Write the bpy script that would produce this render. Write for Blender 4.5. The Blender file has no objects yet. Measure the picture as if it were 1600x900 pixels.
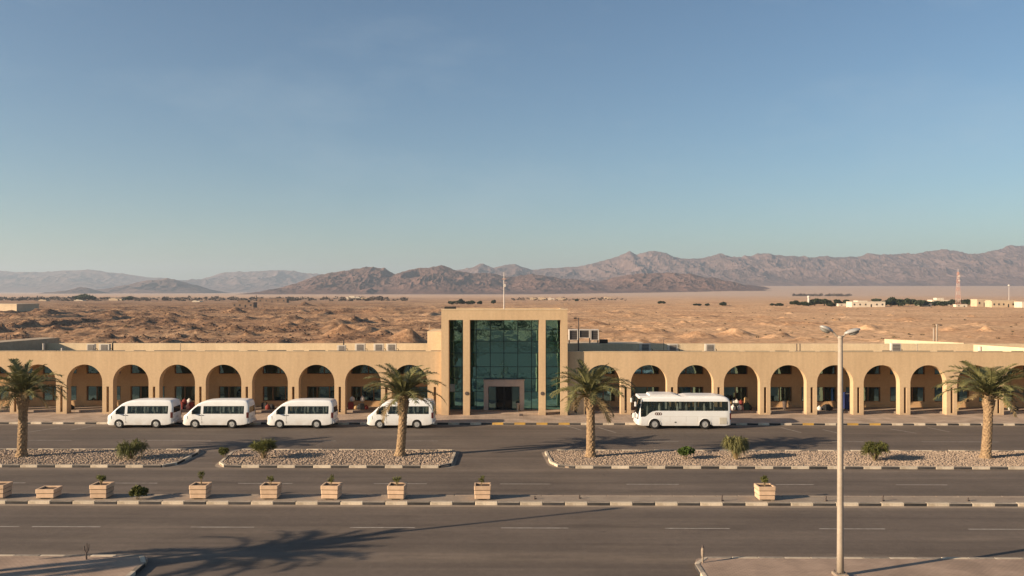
import bpy, bmesh, math, random
import numpy as np
from mathutils import Vector, Matrix, Euler

# ------------------------------------------------------------------ camera, sky, sun, exposure
random.seed(7)
scene = bpy.context.scene
H_CAM, FPX, HORIZON, YAW = 11.1, 1300.0, 455.0, math.radians(0.55)
cam_data = bpy.data.cameras.new('camera')
cam_data.sensor_width = 36.0
cam_data.lens = 36.0 * FPX / 1600.0
cam_data.shift_y = (HORIZON - 450.0) / 1600.0
cam_data.clip_start = 0.1
cam_data.clip_end = 60000
cam = bpy.data.objects.new('camera', cam_data)
scene.collection.objects.link(cam)
cam.location = (0, 0, H_CAM)
cam.rotation_euler = (math.radians(90), 0, YAW)
scene.camera = cam

SUN_EL = math.radians(18.0)
SUN_DIR_XY = Vector((-2.5, -1.0)).normalized()          # towards the sun
world = bpy.data.worlds.new('World')
scene.world = world
world.use_nodes = True
wn = world.node_tree
wn.nodes.clear()
w_out = wn.nodes.new('ShaderNodeOutputWorld')
w_bg = wn.nodes.new('ShaderNodeBackground')
w_sky = wn.nodes.new('ShaderNodeTexSky')
w_sky.sky_type = 'NISHITA'
w_sky.sun_disc = False
w_sky.sun_elevation = SUN_EL
w_sky.sun_rotation = math.atan2(SUN_DIR_XY.x, SUN_DIR_XY.y) % (2 * math.pi)
w_sky.altitude = 100
w_sky.air_density = 1.0
w_sky.dust_density = 0.5
w_sky.ozone_density = 2.3
w_bg.inputs['Strength'].default_value = 0.05
# a faint uneven veil of high cloud over the whole sky
w_tc = wn.nodes.new('ShaderNodeTexCoord')
w_mp = wn.nodes.new('ShaderNodeMapping')
w_mp.inputs['Scale'].default_value = (1.6, 1.6, 4.5)
w_nz = wn.nodes.new('ShaderNodeTexNoise')
w_nz.inputs['Scale'].default_value = 2.3
w_nz.inputs['Detail'].default_value = 7
w_nz.inputs['Roughness'].default_value = 0.6
w_mr = wn.nodes.new('ShaderNodeMapRange')
w_mr.inputs['From Min'].default_value, w_mr.inputs['From Max'].default_value = 0.50, 0.80
w_mr.inputs['To Min'].default_value, w_mr.inputs['To Max'].default_value = 0.0, 0.22
w_mx = wn.nodes.new('ShaderNodeMix')
w_mx.data_type = 'RGBA'
w_mx.inputs['B'].default_value = (5.2, 5.6, 6.0, 1)
wn.links.new(w_tc.outputs['Generated'], w_mp.inputs['Vector'])
wn.links.new(w_mp.outputs[0], w_nz.inputs['Vector'])
wn.links.new(w_nz.outputs['Fac'], w_mr.inputs['Value'])
wn.links.new(w_mr.outputs[0], w_mx.inputs['Factor'])
wn.links.new(w_sky.outputs[0], w_mx.inputs['A'])
w_tn = wn.nodes.new('ShaderNodeMix')              # overall colour of the clear air
w_tn.data_type, w_tn.blend_type = 'RGBA', 'MULTIPLY'
w_tn.inputs['Factor'].default_value = 1
w_tn.inputs['B'].default_value = (0.91, 1.02, 1.045, 1)
wn.links.new(w_mx.outputs['Result'], w_tn.inputs['A'])
wn.links.new(w_tn.outputs['Result'], w_bg.inputs[0])
wn.links.new(w_bg.outputs[0], w_out.inputs[0])

sun_data = bpy.data.lights.new('sun', 'SUN')
sun_data.energy = 5.0
sun_data.angle = math.radians(0.5)
sun_data.color = (1.0, 0.79, 0.56)
sun = bpy.data.objects.new('sun', sun_data)
scene.collection.objects.link(sun)
to_sun = Vector((SUN_DIR_XY.x * math.cos(SUN_EL), SUN_DIR_XY.y * math.cos(SUN_EL), math.sin(SUN_EL)))
sun.rotation_euler = to_sun.to_track_quat('Z', 'Y').to_euler()
sun.location = to_sun * 200

scene.view_settings.view_transform = 'Standard'
scene.view_settings.look = 'None'
scene.view_settings.gamma = 1.0
scene.view_settings.use_curve_mapping = False
scene.view_settings.exposure = 1.1
scene.cycles.use_denoising = True
scene.cycles.max_bounces = 6
scene.cycles.volume_bounces = 0
scene.cycles.transparent_max_bounces = 12

# ------------------------------------------------------------------ helpers
COL = scene.collection
FWD = Vector((-math.sin(YAW), math.cos(YAW)))
RGT = Vector((math.cos(YAW), math.sin(YAW)))


def gp(px, py, z=0.0):
    """photo pixel lying on the level z -> world point"""
    t = FPX * (H_CAM - z) / (py - HORIZON)
    p = FWD * t + RGT * ((px - 800.0) * t / FPX)
    return Vector((p.x, p.y, z))


def xat(px, Y):
    """world x of a photo column on the plane y = Y"""
    u = (px - 800.0) / FPX
    s = Y / (FWD.y + u * RGT.y)
    return s * (FWD.x + u * RGT.x)


def zat(py, Y):
    return H_CAM - (py - HORIZON) * Y / FPX


def link(o, parent=None):
    COL.objects.link(o)
    if parent is not None:
        o.parent = parent
    return o


def tag(o, label=None, cat=None, group=None, kind=None):
    if label: o['label'] = label
    if cat: o['category'] = cat
    if group: o['group'] = group
    if kind: o['kind'] = kind
    return o


def empty(name, loc=(0, 0, 0), rz=0.0, parent=None):
    o = bpy.data.objects.new(name, None)
    o.empty_display_size = 0.2
    link(o, parent)
    o.location = loc
    o.rotation_euler = (0, 0, rz)
    return o


def copy_tree(o, parent=None):
    c = o.copy()
    COL.objects.link(c)
    c.parent = parent
    for ch in list(o.children):
        copy_tree(ch, c)
    return c


class MB:
    """collects shapes for one mesh"""
    def __init__(self):
        self.v, self.f = [], []

    def add(self, verts, faces):
        n = len(self.v)
        self.v += [tuple(p) for p in verts]
        self.f += [tuple(i + n for i in f) for f in faces]
        return self

    def box(self, x0, x1, y0, y1, z0, z1):
        return self.add([(x0, y0, z0), (x1, y0, z0), (x1, y1, z0), (x0, y1, z0), (x0, y0, z1), (x1, y0, z1), (x1, y1, z1), (x0, y1, z1)],
                        [(0, 3, 2, 1), (4, 5, 6, 7), (0, 1, 5, 4), (1, 2, 6, 5), (2, 3, 7, 6), (3, 0, 4, 7)])

    def cbox(self, x0, x1, y0, y1, z0, z1, c=0.02):
        """box with bevelled upright and top edges"""
        ring = lambda d: [(x0 + d, y0), (x1 - d, y0), (x1, y0 + d), (x1, y1 - d), (x1 - d, y1), (x0 + d, y1), (x0, y1 - d), (x0, y0 + d)]
        r = ring(c)
        rt = [(x0 + 2 * c, y0 + c), (x1 - 2 * c, y0 + c), (x1 - c, y0 + 2 * c), (x1 - c, y1 - 2 * c), (x1 - 2 * c, y1 - c), (x0 + 2 * c, y1 - c), (x0 + c, y1 - 2 * c), (x0 + c, y0 + 2 * c)]
        vs = [(a, b, z0) for a, b in r] + [(a, b, z1 - c) for a, b in r] + [(a, b, z1) for a, b in rt]
        fs = [tuple(range(7, -1, -1)), tuple(range(16, 24))]
        for k in range(8):
            j = (k + 1) % 8
            fs += [(k, j, 8 + j, 8 + k), (8 + k, 8 + j, 16 + j, 16 + k)]
        return self.add(vs, fs)

    def tube(self, pts, rad, n=8, cap=True):
        pts = [Vector(p) for p in pts]
        if not hasattr(rad, '__len__'): rad = [rad] * len(pts)
        vs, fs = [], []
        up = None
        for i, p in enumerate(pts):
            d = (pts[min(i + 1, len(pts) - 1)] - pts[max(i - 1, 0)]).normalized()
            if up is None:
                up = Vector((0, 0, 1)) if abs(d.z) < 0.9 else Vector((1, 0, 0))
            a = d.cross(up).normalized()
            b = a.cross(d).normalized()
            up = b
            for k in range(n):
                t = 2 * math.pi * k / n
                vs.append(p + (a * math.cos(t) + b * math.sin(t)) * rad[i])
        for i in range(len(pts) - 1):
            for k in range(n):
                j = (k + 1) % n
                fs.append((i * n + k, i * n + j, (i + 1) * n + j, (i + 1) * n + k))
        if cap:
            fs.append(tuple(range(n - 1, -1, -1)))
            fs.append(tuple((len(pts) - 1) * n + k for k in range(n)))
        return self.add(vs, fs)

    def lathe(self, prof, n=20, axis='Z', o=(0, 0, 0), closed=False):
        """profile of (radius, height) about an axis"""
        vs, fs = [], []
        for r, h in prof:
            for k in range(n):
                t = 2 * math.pi * k / n
                c, s = r * math.cos(t), r * math.sin(t)
                p = (c, s, h) if axis == 'Z' else (c, h, s)
                vs.append((p[0] + o[0], p[1] + o[1], p[2] + o[2]))
        m = len(prof)
        for i in range(m - 1 + (1 if closed else 0)):
            i2 = (i + 1) % m
            for k in range(n):
                j = (k + 1) % n
                q = (i * n + k, i * n + j, i2 * n + j, i2 * n + k)
                fs.append(q if axis == 'Z' else q[::-1])
        if not closed:
            a, b = tuple(range(n - 1, -1, -1)), tuple((m - 1) * n + k for k in range(n))
            fs += [a, b] if axis == 'Z' else [a[::-1], b[::-1]]
        return self.add(vs, fs)

    def prism(self, poly, z0, z1):
        n = len(poly)
        vs = [(x, y, z0) for x, y in poly] + [(x, y, z1) for x, y in poly]
        fs = [tuple(range(n - 1, -1, -1)), tuple(range(n, 2 * n))]
        fs += [(k, (k + 1) % n, n + (k + 1) % n, n + k) for k in range(n)]
        return self.add(vs, fs)

    def mesh(self, name, mat, smooth=False):
        me = bpy.data.meshes.new(name)
        me.from_pydata(self.v, [], self.f)
        me.update()
        if mat: me.materials.append(mat)
        if smooth:
            me.polygons.foreach_set('use_smooth', [True] * len(me.polygons))
        return me

    def build(self, name, mat, parent=None, smooth=False, loc=None):
        o = bpy.data.objects.new(name, self.mesh(name, mat, smooth))
        link(o, parent)
        if loc is not None: o.location = loc
        return o


def inst(name, me, parent=None, loc=(0, 0, 0), rot=(0, 0, 0), sc=(1, 1, 1)):
    o = bpy.data.objects.new(name, me)
    link(o, parent)
    o.location, o.rotation_euler, o.scale = loc, rot, sc
    return o


def np_obj(name, verts, quads, mat, parent=None, smooth=False):
    """numpy arrays -> mesh object"""
    me = bpy.data.meshes.new(name)
    nv, nf, k = len(verts), len(quads), quads.shape[1]
    me.vertices.add(nv)
    me.vertices.foreach_set('co', np.ascontiguousarray(verts, dtype=np.float32).ravel())
    me.loops.add(nf * k)
    me.loops.foreach_set('vertex_index', np.ascontiguousarray(quads, dtype=np.int32).ravel())
    me.polygons.add(nf)
    me.polygons.foreach_set('loop_start', np.arange(0, nf * k, k, dtype=np.int32))
    me.polygons.foreach_set('use_smooth', np.full(nf, smooth))
    me.update(calc_edges=True)
    me.validate()
    if mat: me.materials.append(mat)
    o = bpy.data.objects.new(name, me)
    link(o, parent)
    return o


# ------------------------------------------------------------------ numpy noise
def vnoise(x, y, seed=0):
    xi, yi = np.floor(x).astype(np.int64), np.floor(y).astype(np.int64)
    fx, fy = x - xi, y - yi
    fx, fy = fx * fx * fx * (fx * (fx * 6 - 15) + 10), fy * fy * fy * (fy * (fy * 6 - 15) + 10)

    def h(a, b):
        n = (a * 374761393 + b * 668265263 + seed * 144269504) & 0xffffffff
        n = ((n ^ (n >> 13)) * 1274126177) & 0xffffffff
        return ((n ^ (n >> 16)) & 0xffff) / 65535.0
    a, b, c, d = h(xi, yi), h(xi + 1, yi), h(xi, yi + 1), h(xi + 1, yi + 1)
    return (a * (1 - fx) + b * fx) * (1 - fy) + (c * (1 - fx) + d * fx) * fy


def fbm(x, y, o=5, seed=0, g=0.5):
    s, a, t = 0, 1.0, 0
    for i in range(o):
        s = s + a * vnoise(x * 2 ** i + 17.3 * i, y * 2 ** i - 9.1 * i, seed + i)
        t += a
        a *= g
    return s / t


def ridged(x, y, o=5, seed=0, g=0.5):
    s, a, t = 0, 1.0, 0
    for i in range(o):
        n = 1 - np.abs(2 * vnoise(x * 2 ** i + 5.7 * i, y * 2 ** i + 3.3 * i, seed + i) - 1)
        s = s + a * n * n
        t += a
        a *= g
    return s / t


# ------------------------------------------------------------------ materials
def pm(name, base, rough=0.8, var=0.15, scale=3.0, dark=None, bump=0.0, bscale=40.0, metal=0.0, spec=0.3, rand=0.0, fine=0.0, fscale=60.0, stretch=None, streak=0.0, splash=None):
    """principled material; colour wanders by noise between base and a second tone"""
    m = bpy.data.materials.new(name)
    m.use_nodes = True
    nt = m.node_tree
    N, L = nt.nodes, nt.links
    bs = N['Principled BSDF']
    bs.inputs['Roughness'].default_value = rough
    bs.inputs['Metallic'].default_value = metal
    bs.inputs['Specular IOR Level'].default_value = spec
    tc = N.new('ShaderNodeTexCoord')
    src = tc.outputs['Object']
    if stretch:
        mp = N.new('ShaderNodeMapping')
        mp.inputs['Scale'].default_value = stretch
        L.new(src, mp.inputs['Vector'])
        src = mp.outputs[0]
    nz = N.new('ShaderNodeTexNoise')
    nz.inputs['Scale'].default_value = scale
    nz.inputs['Detail'].default_value = 6
    nz.inputs['Roughness'].default_value = 0.65
    L.new(src, nz.inputs['Vector'])
    rp = N.new('ShaderNodeValToRGB')
    rp.color_ramp.elements[0].position, rp.color_ramp.elements[1].position = 0.32, 0.68
    b2 = dark if dark else tuple(c * (1 - var) for c in base)
    rp.color_ramp.elements[0].color = (*b2, 1)
    rp.color_ramp.elements[1].color = (*base, 1)
    L.new(nz.outputs['Fac'], rp.inputs['Fac'])
    col = rp.outputs['Color']
    if fine > 0:
        n2 = N.new('ShaderNodeTexNoise')
        n2.inputs['Scale'].default_value = fscale
        n2.inputs['Detail'].default_value = 3
        L.new(tc.outputs['Object'], n2.inputs['Vector'])
        mr = N.new('ShaderNodeMapRange')
        mr.inputs['From Min'].default_value, mr.inputs['From Max'].default_value = 0.3, 0.7
        mr.inputs['To Min'].default_value, mr.inputs['To Max'].default_value = 1 - fine, 1 + fine
        L.new(n2.outputs['Fac'], mr.inputs['Value'])
        mx = N.new('ShaderNodeMix')
        mx.data_type, mx.blend_type = 'RGBA', 'MULTIPLY'
        mx.inputs['Factor'].default_value = 1
        L.new(col, mx.inputs['A'])
        L.new(mr.outputs[0], mx.inputs['B'])
        col = mx.outputs['Result']
    if streak > 0:                       # rain streaks and patched paint
        ms = N.new('ShaderNodeMapping')
        ms.inputs['Scale'].default_value = (2.2, 2.2, 0.16)
        L.new(tc.outputs['Object'], ms.inputs['Vector'])
        n3 = N.new('ShaderNodeTexNoise')
        n3.inputs['Scale'].default_value = 1.6
        n3.inputs['Detail'].default_value = 5
        L.new(ms.outputs[0], n3.inputs['Vector'])
        mr = N.new('ShaderNodeMapRange')
        mr.inputs['From Min'].default_value, mr.inputs['From Max'].default_value = 0.33, 0.67
        mr.inputs['To Min'].default_value, mr.inputs['To Max'].default_value = 1 - streak, 1 + streak * 0.5
        L.new(n3.outputs['Fac'], mr.inputs['Value'])
        mx = N.new('ShaderNodeMix')
        mx.data_type, mx.blend_type = 'RGBA', 'MULTIPLY'
        mx.inputs['Factor'].default_value = 1
        L.new(col, mx.inputs['A'])
        L.new(mr.outputs[0], mx.inputs['B'])
        col = mx.outputs['Result']
    if splash:                           # dust thrown up on the lowest part: (height, amount, colour)
        sz = N.new('ShaderNodeSeparateXYZ')
        L.new(tc.outputs['Object'], sz.inputs[0])
        mr = N.new('ShaderNodeMapRange')
        mr.inputs['From Min'].default_value, mr.inputs['From Max'].default_value = 0.1, splash[0]
        mr.inputs['To Min'].default_value, mr.inputs['To Max'].default_value = splash[1], 0.0
        L.new(sz.outputs['Z'], mr.inputs['Value'])
        n4 = N.new('ShaderNodeTexNoise')
        n4.inputs['Scale'].default_value = 2.4
        n4.inputs['Detail'].default_value = 6
        L.new(tc.outputs['Object'], n4.inputs['Vector'])
        m4 = N.new('ShaderNodeMapRange')
        m4.inputs['From Min'].default_value, m4.inputs['From Max'].default_value = 0.3, 0.6
        m4.inputs['To Min'].default_value = 0.25
        L.new(n4.outputs['Fac'], m4.inputs['Value'])
        ml = N.new('ShaderNodeMath')
        ml.operation = 'MULTIPLY'
        L.new(mr.outputs[0], ml.inputs[0])
        L.new(m4.outputs[0], ml.inputs[1])
        mx = N.new('ShaderNodeMix')
        mx.data_type = 'RGBA'
        L.new(ml.outputs[0], mx.inputs['Factor'])
        L.new(col, mx.inputs['A'])
        mx.inputs['B'].default_value = (*splash[2], 1)
        col = mx.outputs['Result']
    if rand > 0:
        oi = N.new('ShaderNodeObjectInfo')
        mr = N.new('ShaderNodeMapRange')
        mr.inputs['To Min'].default_value, mr.inputs['To Max'].default_value = 1 - rand, 1 + rand
        L.new(oi.outputs['Random'], mr.inputs['Value'])
        mx = N.new('ShaderNodeMix')
        mx.data_type, mx.blend_type = 'RGBA', 'MULTIPLY'
        mx.inputs['Factor'].default_value = 1
        L.new(col, mx.inputs['A'])
        L.new(mr.outputs[0], mx.inputs['B'])
        col = mx.outputs['Result']
    L.new(col, bs.inputs['Base Color'])
    if bump > 0:
        nb = N.new('ShaderNodeTexNoise')
        nb.inputs['Scale'].default_value = bscale
        nb.inputs['Detail'].default_value = 4
        L.new(tc.outputs['Object'], nb.inputs['Vector'])
        bp = N.new('ShaderNodeBump')
        bp.inputs['Strength'].default_value = bump
        bp.inputs['Distance'].default_value = 0.02
        L.new(nb.outputs['Fac'], bp.inputs['Height'])
        L.new(bp.outputs[0], bs.inputs['Normal'])
    return m


def leafmat(name, base, dark, rand=0.2):
    m = pm(name, base, 0.6, dark=dark, scale=2.5, rand=rand, spec=0.25)
    nt = m.node_tree
    N, L = nt.nodes, nt.links
    bs = N['Principled BSDF']
    tr = N.new('ShaderNodeBsdfTranslucent')
    L.new(bs.inputs['Base Color'].links[0].from_socket, tr.inputs['Color'])
    mx = N.new('ShaderNodeMixShader')
    mx.inputs[0].default_value = 0.25
    L.new(bs.outputs[0], mx.inputs[1])
    L.new(tr.outputs[0], mx.inputs[2])
    L.new(mx.outputs[0], N['Material Output'].inputs['Surface'])
    return m


def glassmat(name, tint, refl=0.08, rough=0.03, wob=0.0, through=0.25):
    """tinted glass: partly see-through, mirror-like at grazing angles"""
    m = bpy.data.materials.new(name)
    m.use_nodes = True
    nt = m.node_tree
    N, L = nt.nodes, nt.links
    bs = N['Principled BSDF']
    bs.inputs['Base Color'].default_value = (*tint, 1)
    bs.inputs['Roughness'].default_value = rough
    bs.inputs['Specular IOR Level'].default_value = refl
    bs.inputs['IOR'].default_value = 1.5
    if wob > 0:
        tc = N.new('ShaderNodeTexCoord')
        nb = N.new('ShaderNodeTexNoise')
        nb.inputs['Scale'].default_value = 0.9
        nb.inputs['Detail'].default_value = 2
        L.new(tc.outputs['Object'], nb.inputs['Vector'])
        bp = N.new('ShaderNodeBump')
        bp.inputs['Strength'].default_value = wob
        bp.inputs['Distance'].default_value = 0.05
        L.new(nb.outputs['Fac'], bp.inputs['Height'])
        L.new(bp.outputs[0], bs.inputs['Normal'])
    if through > 0:
        tr = N.new('ShaderNodeBsdfTransparent')
        tr.inputs['Color'].default_value = (0.62, 0.68, 0.66, 1)
        mx = N.new('ShaderNodeMixShader')
        mx.inputs[0].default_value = through
        L.new(bs.outputs[0], mx.inputs[1])
        L.new(tr.outputs[0], mx.inputs[2])
        L.new(mx.outputs[0], N['Material Output'].inputs['Surface'])
    return m


def coated_glass(name, body, coat, fac, wob):
    """solar-control glass: dark body under a tinted mirror coating, slightly wavy"""
    m = bpy.data.materials.new(name)
    m.use_nodes = True
    nt = m.node_tree
    N, L = nt.nodes, nt.links
    bs = N['Principled BSDF']
    bs.inputs['Base Color'].default_value = (*body, 1)
    bs.inputs['Roughness'].default_value = 0.1
    tc = N.new('ShaderNodeTexCoord')
    nb = N.new('ShaderNodeTexNoise')
    nb.inputs['Scale'].default_value = 1.1
    nb.inputs['Detail'].default_value = 3
    L.new(tc.outputs['Object'], nb.inputs['Vector'])
    bp = N.new('ShaderNodeBump')
    bp.inputs['Strength'].default_value = wob
    bp.inputs['Distance'].default_value = 0.06
    L.new(nb.outputs['Fac'], bp.inputs['Height'])
    gl = N.new('ShaderNodeBsdfGlossy')
    gl.inputs['Color'].default_value = (*coat, 1)
    gl.inputs['Roughness'].default_value = 0.015
    L.new(bp.outputs[0], gl.inputs['Normal'])
    mx = N.new('ShaderNodeMixShader')
    mx.inputs[0].default_value = fac
    L.new(bs.outputs[0], mx.inputs[1])
    L.new(gl.outputs[0], mx.inputs[2])
    L.new(mx.outputs[0], N['Material Output'].inputs['Surface'])
    return m


M = {}
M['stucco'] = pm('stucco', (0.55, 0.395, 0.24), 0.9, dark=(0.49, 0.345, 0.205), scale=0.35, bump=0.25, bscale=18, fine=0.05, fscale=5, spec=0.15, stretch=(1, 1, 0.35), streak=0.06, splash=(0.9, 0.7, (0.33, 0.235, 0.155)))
M['cream'] = pm('cream_plaster', (0.63, 0.50, 0.33), 0.9, dark=(0.55, 0.42, 0.27), scale=0.5, bump=0.2, bscale=14, fine=0.06, fscale=6, spec=0.15, streak=0.06)
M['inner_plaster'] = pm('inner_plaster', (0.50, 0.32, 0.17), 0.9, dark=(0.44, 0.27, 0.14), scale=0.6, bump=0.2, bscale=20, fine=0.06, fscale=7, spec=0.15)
M['stone'] = pm('surround_stone', (0.46, 0.38, 0.33), 0.7, dark=(0.39, 0.32, 0.275), scale=2.5, bump=0.15, fine=0.08, fscale=20)
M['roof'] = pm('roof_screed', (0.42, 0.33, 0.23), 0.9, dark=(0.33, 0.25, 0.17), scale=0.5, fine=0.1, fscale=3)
M['frame_wood'] = pm('bronze_frame', (0.20, 0.11, 0.05), 0.5, var=0.3, scale=6)
M['mullion'] = pm('mullion_metal', (0.02, 0.035, 0.036), 0.4, metal=0.3, var=0.3)
M['glass'] = coated_glass('teal_glass', (0.012, 0.055, 0.055), (0.24, 0.60, 0.64), 0.62, 0.16)
M['win_glass'] = coated_glass('window_glass', (0.008, 0.022, 0.026), (0.24, 0.44, 0.48), 0.45, 0.15)
M['door_dark'] = glassmat('door_glass', (0.004, 0.006, 0.007), refl=0.25, rough=0.05, through=0.0)
M['white_paint'] = pm('white_car_paint', (0.71, 0.715, 0.71), 0.28, dark=(0.66, 0.66, 0.645), scale=1.5, spec=0.5, splash=(0.95, 0.55, (0.40, 0.32, 0.24)))
M['bus_paint'] = pm('white_bus_paint', (0.71, 0.715, 0.71), 0.3, dark=(0.67, 0.67, 0.655), scale=1.2, spec=0.5, splash=(0.95, 0.5, (0.40, 0.32, 0.24)))
M['car_glass'] = glassmat('car_glass', (0.012, 0.022, 0.024), refl=0.5, rough=0.02, through=0.62)
M['tyre'] = pm('tyre_rubber', (0.02, 0.019, 0.018), 0.85, var=0.3, scale=8)
M['rim'] = pm('wheel_rim', (0.52, 0.51, 0.49), 0.4, metal=0.5, var=0.2, scale=8)
M['black_trim'] = pm('black_trim', (0.02, 0.02, 0.02), 0.5, var=0.3)
M['seat'] = pm('seat_cloth', (0.62, 0.60, 0.54), 0.9, var=0.35, scale=5, rand=0.25)
M['cabin'] = pm('cabin_lining', (0.10, 0.095, 0.085), 0.9, var=0.2)
M['tail_red'] = pm('tail_lamp_red', (0.07, 0.008, 0.007), 0.3, var=0.3, spec=0.6)
M['lamp_clear'] = pm('lamp_clear', (0.75, 0.75, 0.72), 0.15, var=0.1, spec=0.6)
M['beige_grille'] = pm('beige_grille', (0.50, 0.46, 0.38), 0.7, var=0.15)
M['emblem'] = pm('emblem_bronze', (0.16, 0.065, 0.025), 0.6, var=0.3, scale=9)
M['kerb_white'] = pm('kerb_white', (0.62, 0.53, 0.41), 0.85, dark=(0.40, 0.32, 0.23), scale=2.2, rand=0.14, fine=0.12, fscale=14, bump=0.3, bscale=25)
M['kerb_black'] = pm('kerb_black', (0.028, 0.027, 0.029), 0.8, dark=(0.06, 0.053, 0.048), scale=2.2, rand=0.3, bump=0.3, bscale=25)
M['kerb_top'] = pm('kerb_top_worn', (0.36, 0.30, 0.235), 0.9, dark=(0.16, 0.135, 0.11), scale=3.0, rand=0.2)
M['kerb_yellow'] = pm('kerb_yellow', (0.55, 0.33, 0.06), 0.8, dark=(0.38, 0.23, 0.08), scale=2.2, rand=0.15, bump=0.3, bscale=25)
M['concrete'] = pm('old_concrete', (0.30, 0.24, 0.18), 0.95, dark=(0.22, 0.17, 0.13), scale=0.8, bump=0.4, bscale=20, fine=0.12, fscale=12)
M['road_white'] = pm('road_paint', (0.42, 0.38, 0.33), 0.85, dark=(0.22, 0.19, 0.16), scale=3.5)
M['planter'] = pm('planter_terracotta', (0.60, 0.42, 0.28), 0.85, dark=(0.50, 0.34, 0.22), scale=3, rand=0.1, bump=0.3, bscale=20)
M['soil'] = pm('soil', (0.11, 0.07, 0.045), 0.95, var=0.4, scale=12, bump=0.6)
M['gravel_bed'] = pm('gravel_bed', (0.33, 0.245, 0.18), 0.95, var=0.25, scale=5, bump=0.5, bscale=20)
M['stone_gravel'] = pm('gravel_stone', (0.355, 0.27, 0.20), 0.9, dark=(0.26, 0.195, 0.145), scale=2.7, fine=0.15, fscale=1.1)
M['bark'] = pm('palm_bark', (0.37, 0.255, 0.145), 0.95, dark=(0.14, 0.088, 0.05), scale=7, bump=0.7, bscale=30)
M['frond'] = leafmat('palm_frond', (0.215, 0.20, 0.08), (0.10, 0.10, 0.04), 0.4)
M['frond_old'] = leafmat('palm_frond_dry', (0.34, 0.24, 0.12), (0.20, 0.15, 0.07), 0.25)
M['leaf'] = leafmat('shrub_leaf', (0.15, 0.15, 0.035), (0.07, 0.075, 0.02), 0.2)
M['leaf_green'] = leafmat('bush_leaf_green', (0.09, 0.13, 0.025), (0.05, 0.08, 0.015), 0.2)
M['leaf_far'] = leafmat('tree_leaf', (0.055, 0.07, 0.03), (0.03, 0.038, 0.018), 0.25)
M['twig'] = pm('twig', (0.22, 0.16, 0.09), 0.9, var=0.3)
M['pole'] = pm('pole_paint', (0.37, 0.31, 0.245), 0.6, dark=(0.29, 0.235, 0.18), scale=1.5, fine=0.08, fscale=9, stretch=(1, 1, 0.3))
M['lamp_head'] = pm('lamp_housing', (0.45, 0.43, 0.40), 0.45, var=0.3, scale=6, metal=0.2)
M['lens'] = pm('lamp_lens', (0.28, 0.27, 0.24), 0.2, var=0.3, spec=0.6)
M['ac_white'] = pm('ac_casing', (0.58, 0.53, 0.46), 0.6, dark=(0.46, 0.40, 0.33), scale=3, rand=0.12)
M['ac_grille'] = pm('ac_grille', (0.09, 0.08, 0.08), 0.7, var=0.4, scale=12)
M['dark_metal'] = pm('dark_metal', (0.05, 0.045, 0.042), 0.6, var=0.3, metal=0.4)
M['rust'] = pm('rusted_metal', (0.12, 0.085, 0.07), 0.8, dark=(0.06, 0.05, 0.048), scale=10)
M['red_white'] = pm('mast_paint', (0.50, 0.27, 0.20), 0.7, var=0.2)
M['mast_white'] = pm('mast_white', (0.62, 0.56, 0.50), 0.6, var=0.2)
M['house_white'] = pm('whitewash', (0.66, 0.58, 0.46), 0.9, dark=(0.52, 0.44, 0.34), scale=0.3)
M['house_tan'] = pm('tan_render', (0.55, 0.43, 0.29), 0.9, dark=(0.43, 0.33, 0.22), scale=0.3)
M['house_dark'] = pm('mud_brick', (0.24, 0.16, 0.11), 0.9, dark=(0.16, 0.105, 0.075), scale=0.4)
M['shade_glass'] = pm('far_window', (0.03, 0.028, 0.027), 0.4, var=0.2)
M['bag_red'] = pm('bag_red', (0.24, 0.045, 0.035), 0.8, var=0.4, scale=6)
M['bag_white'] = pm('bag_white', (0.72, 0.68, 0.63), 0.8, var=0.25, scale=6)
M['bag_pink'] = pm('bag_pink', (0.48, 0.24, 0.20), 0.8, var=0.3, scale=6)
M['bag_black'] = pm('bag_black', (0.025, 0.025, 0.025), 0.7, var=0.3, scale=6)
M['bag_green'] = pm('bag_green', (0.03, 0.06, 0.045), 0.8, var=0.3, scale=6)
M['bag_tan'] = pm('bag_tan', (0.50, 0.33, 0.16), 0.8, var=0.3, scale=6)
M['cooler_blue'] = pm('cooler_blue', (0.03, 0.045, 0.15), 0.4, var=0.3, scale=4)
M['cooler_pink'] = pm('cooler_pink', (0.42, 0.14, 0.16), 0.5, var=0.3, scale=4)
M['notice'] = pm('paper_notice', (0.35, 0.42, 0.42), 0.6, var=0.2)


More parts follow.
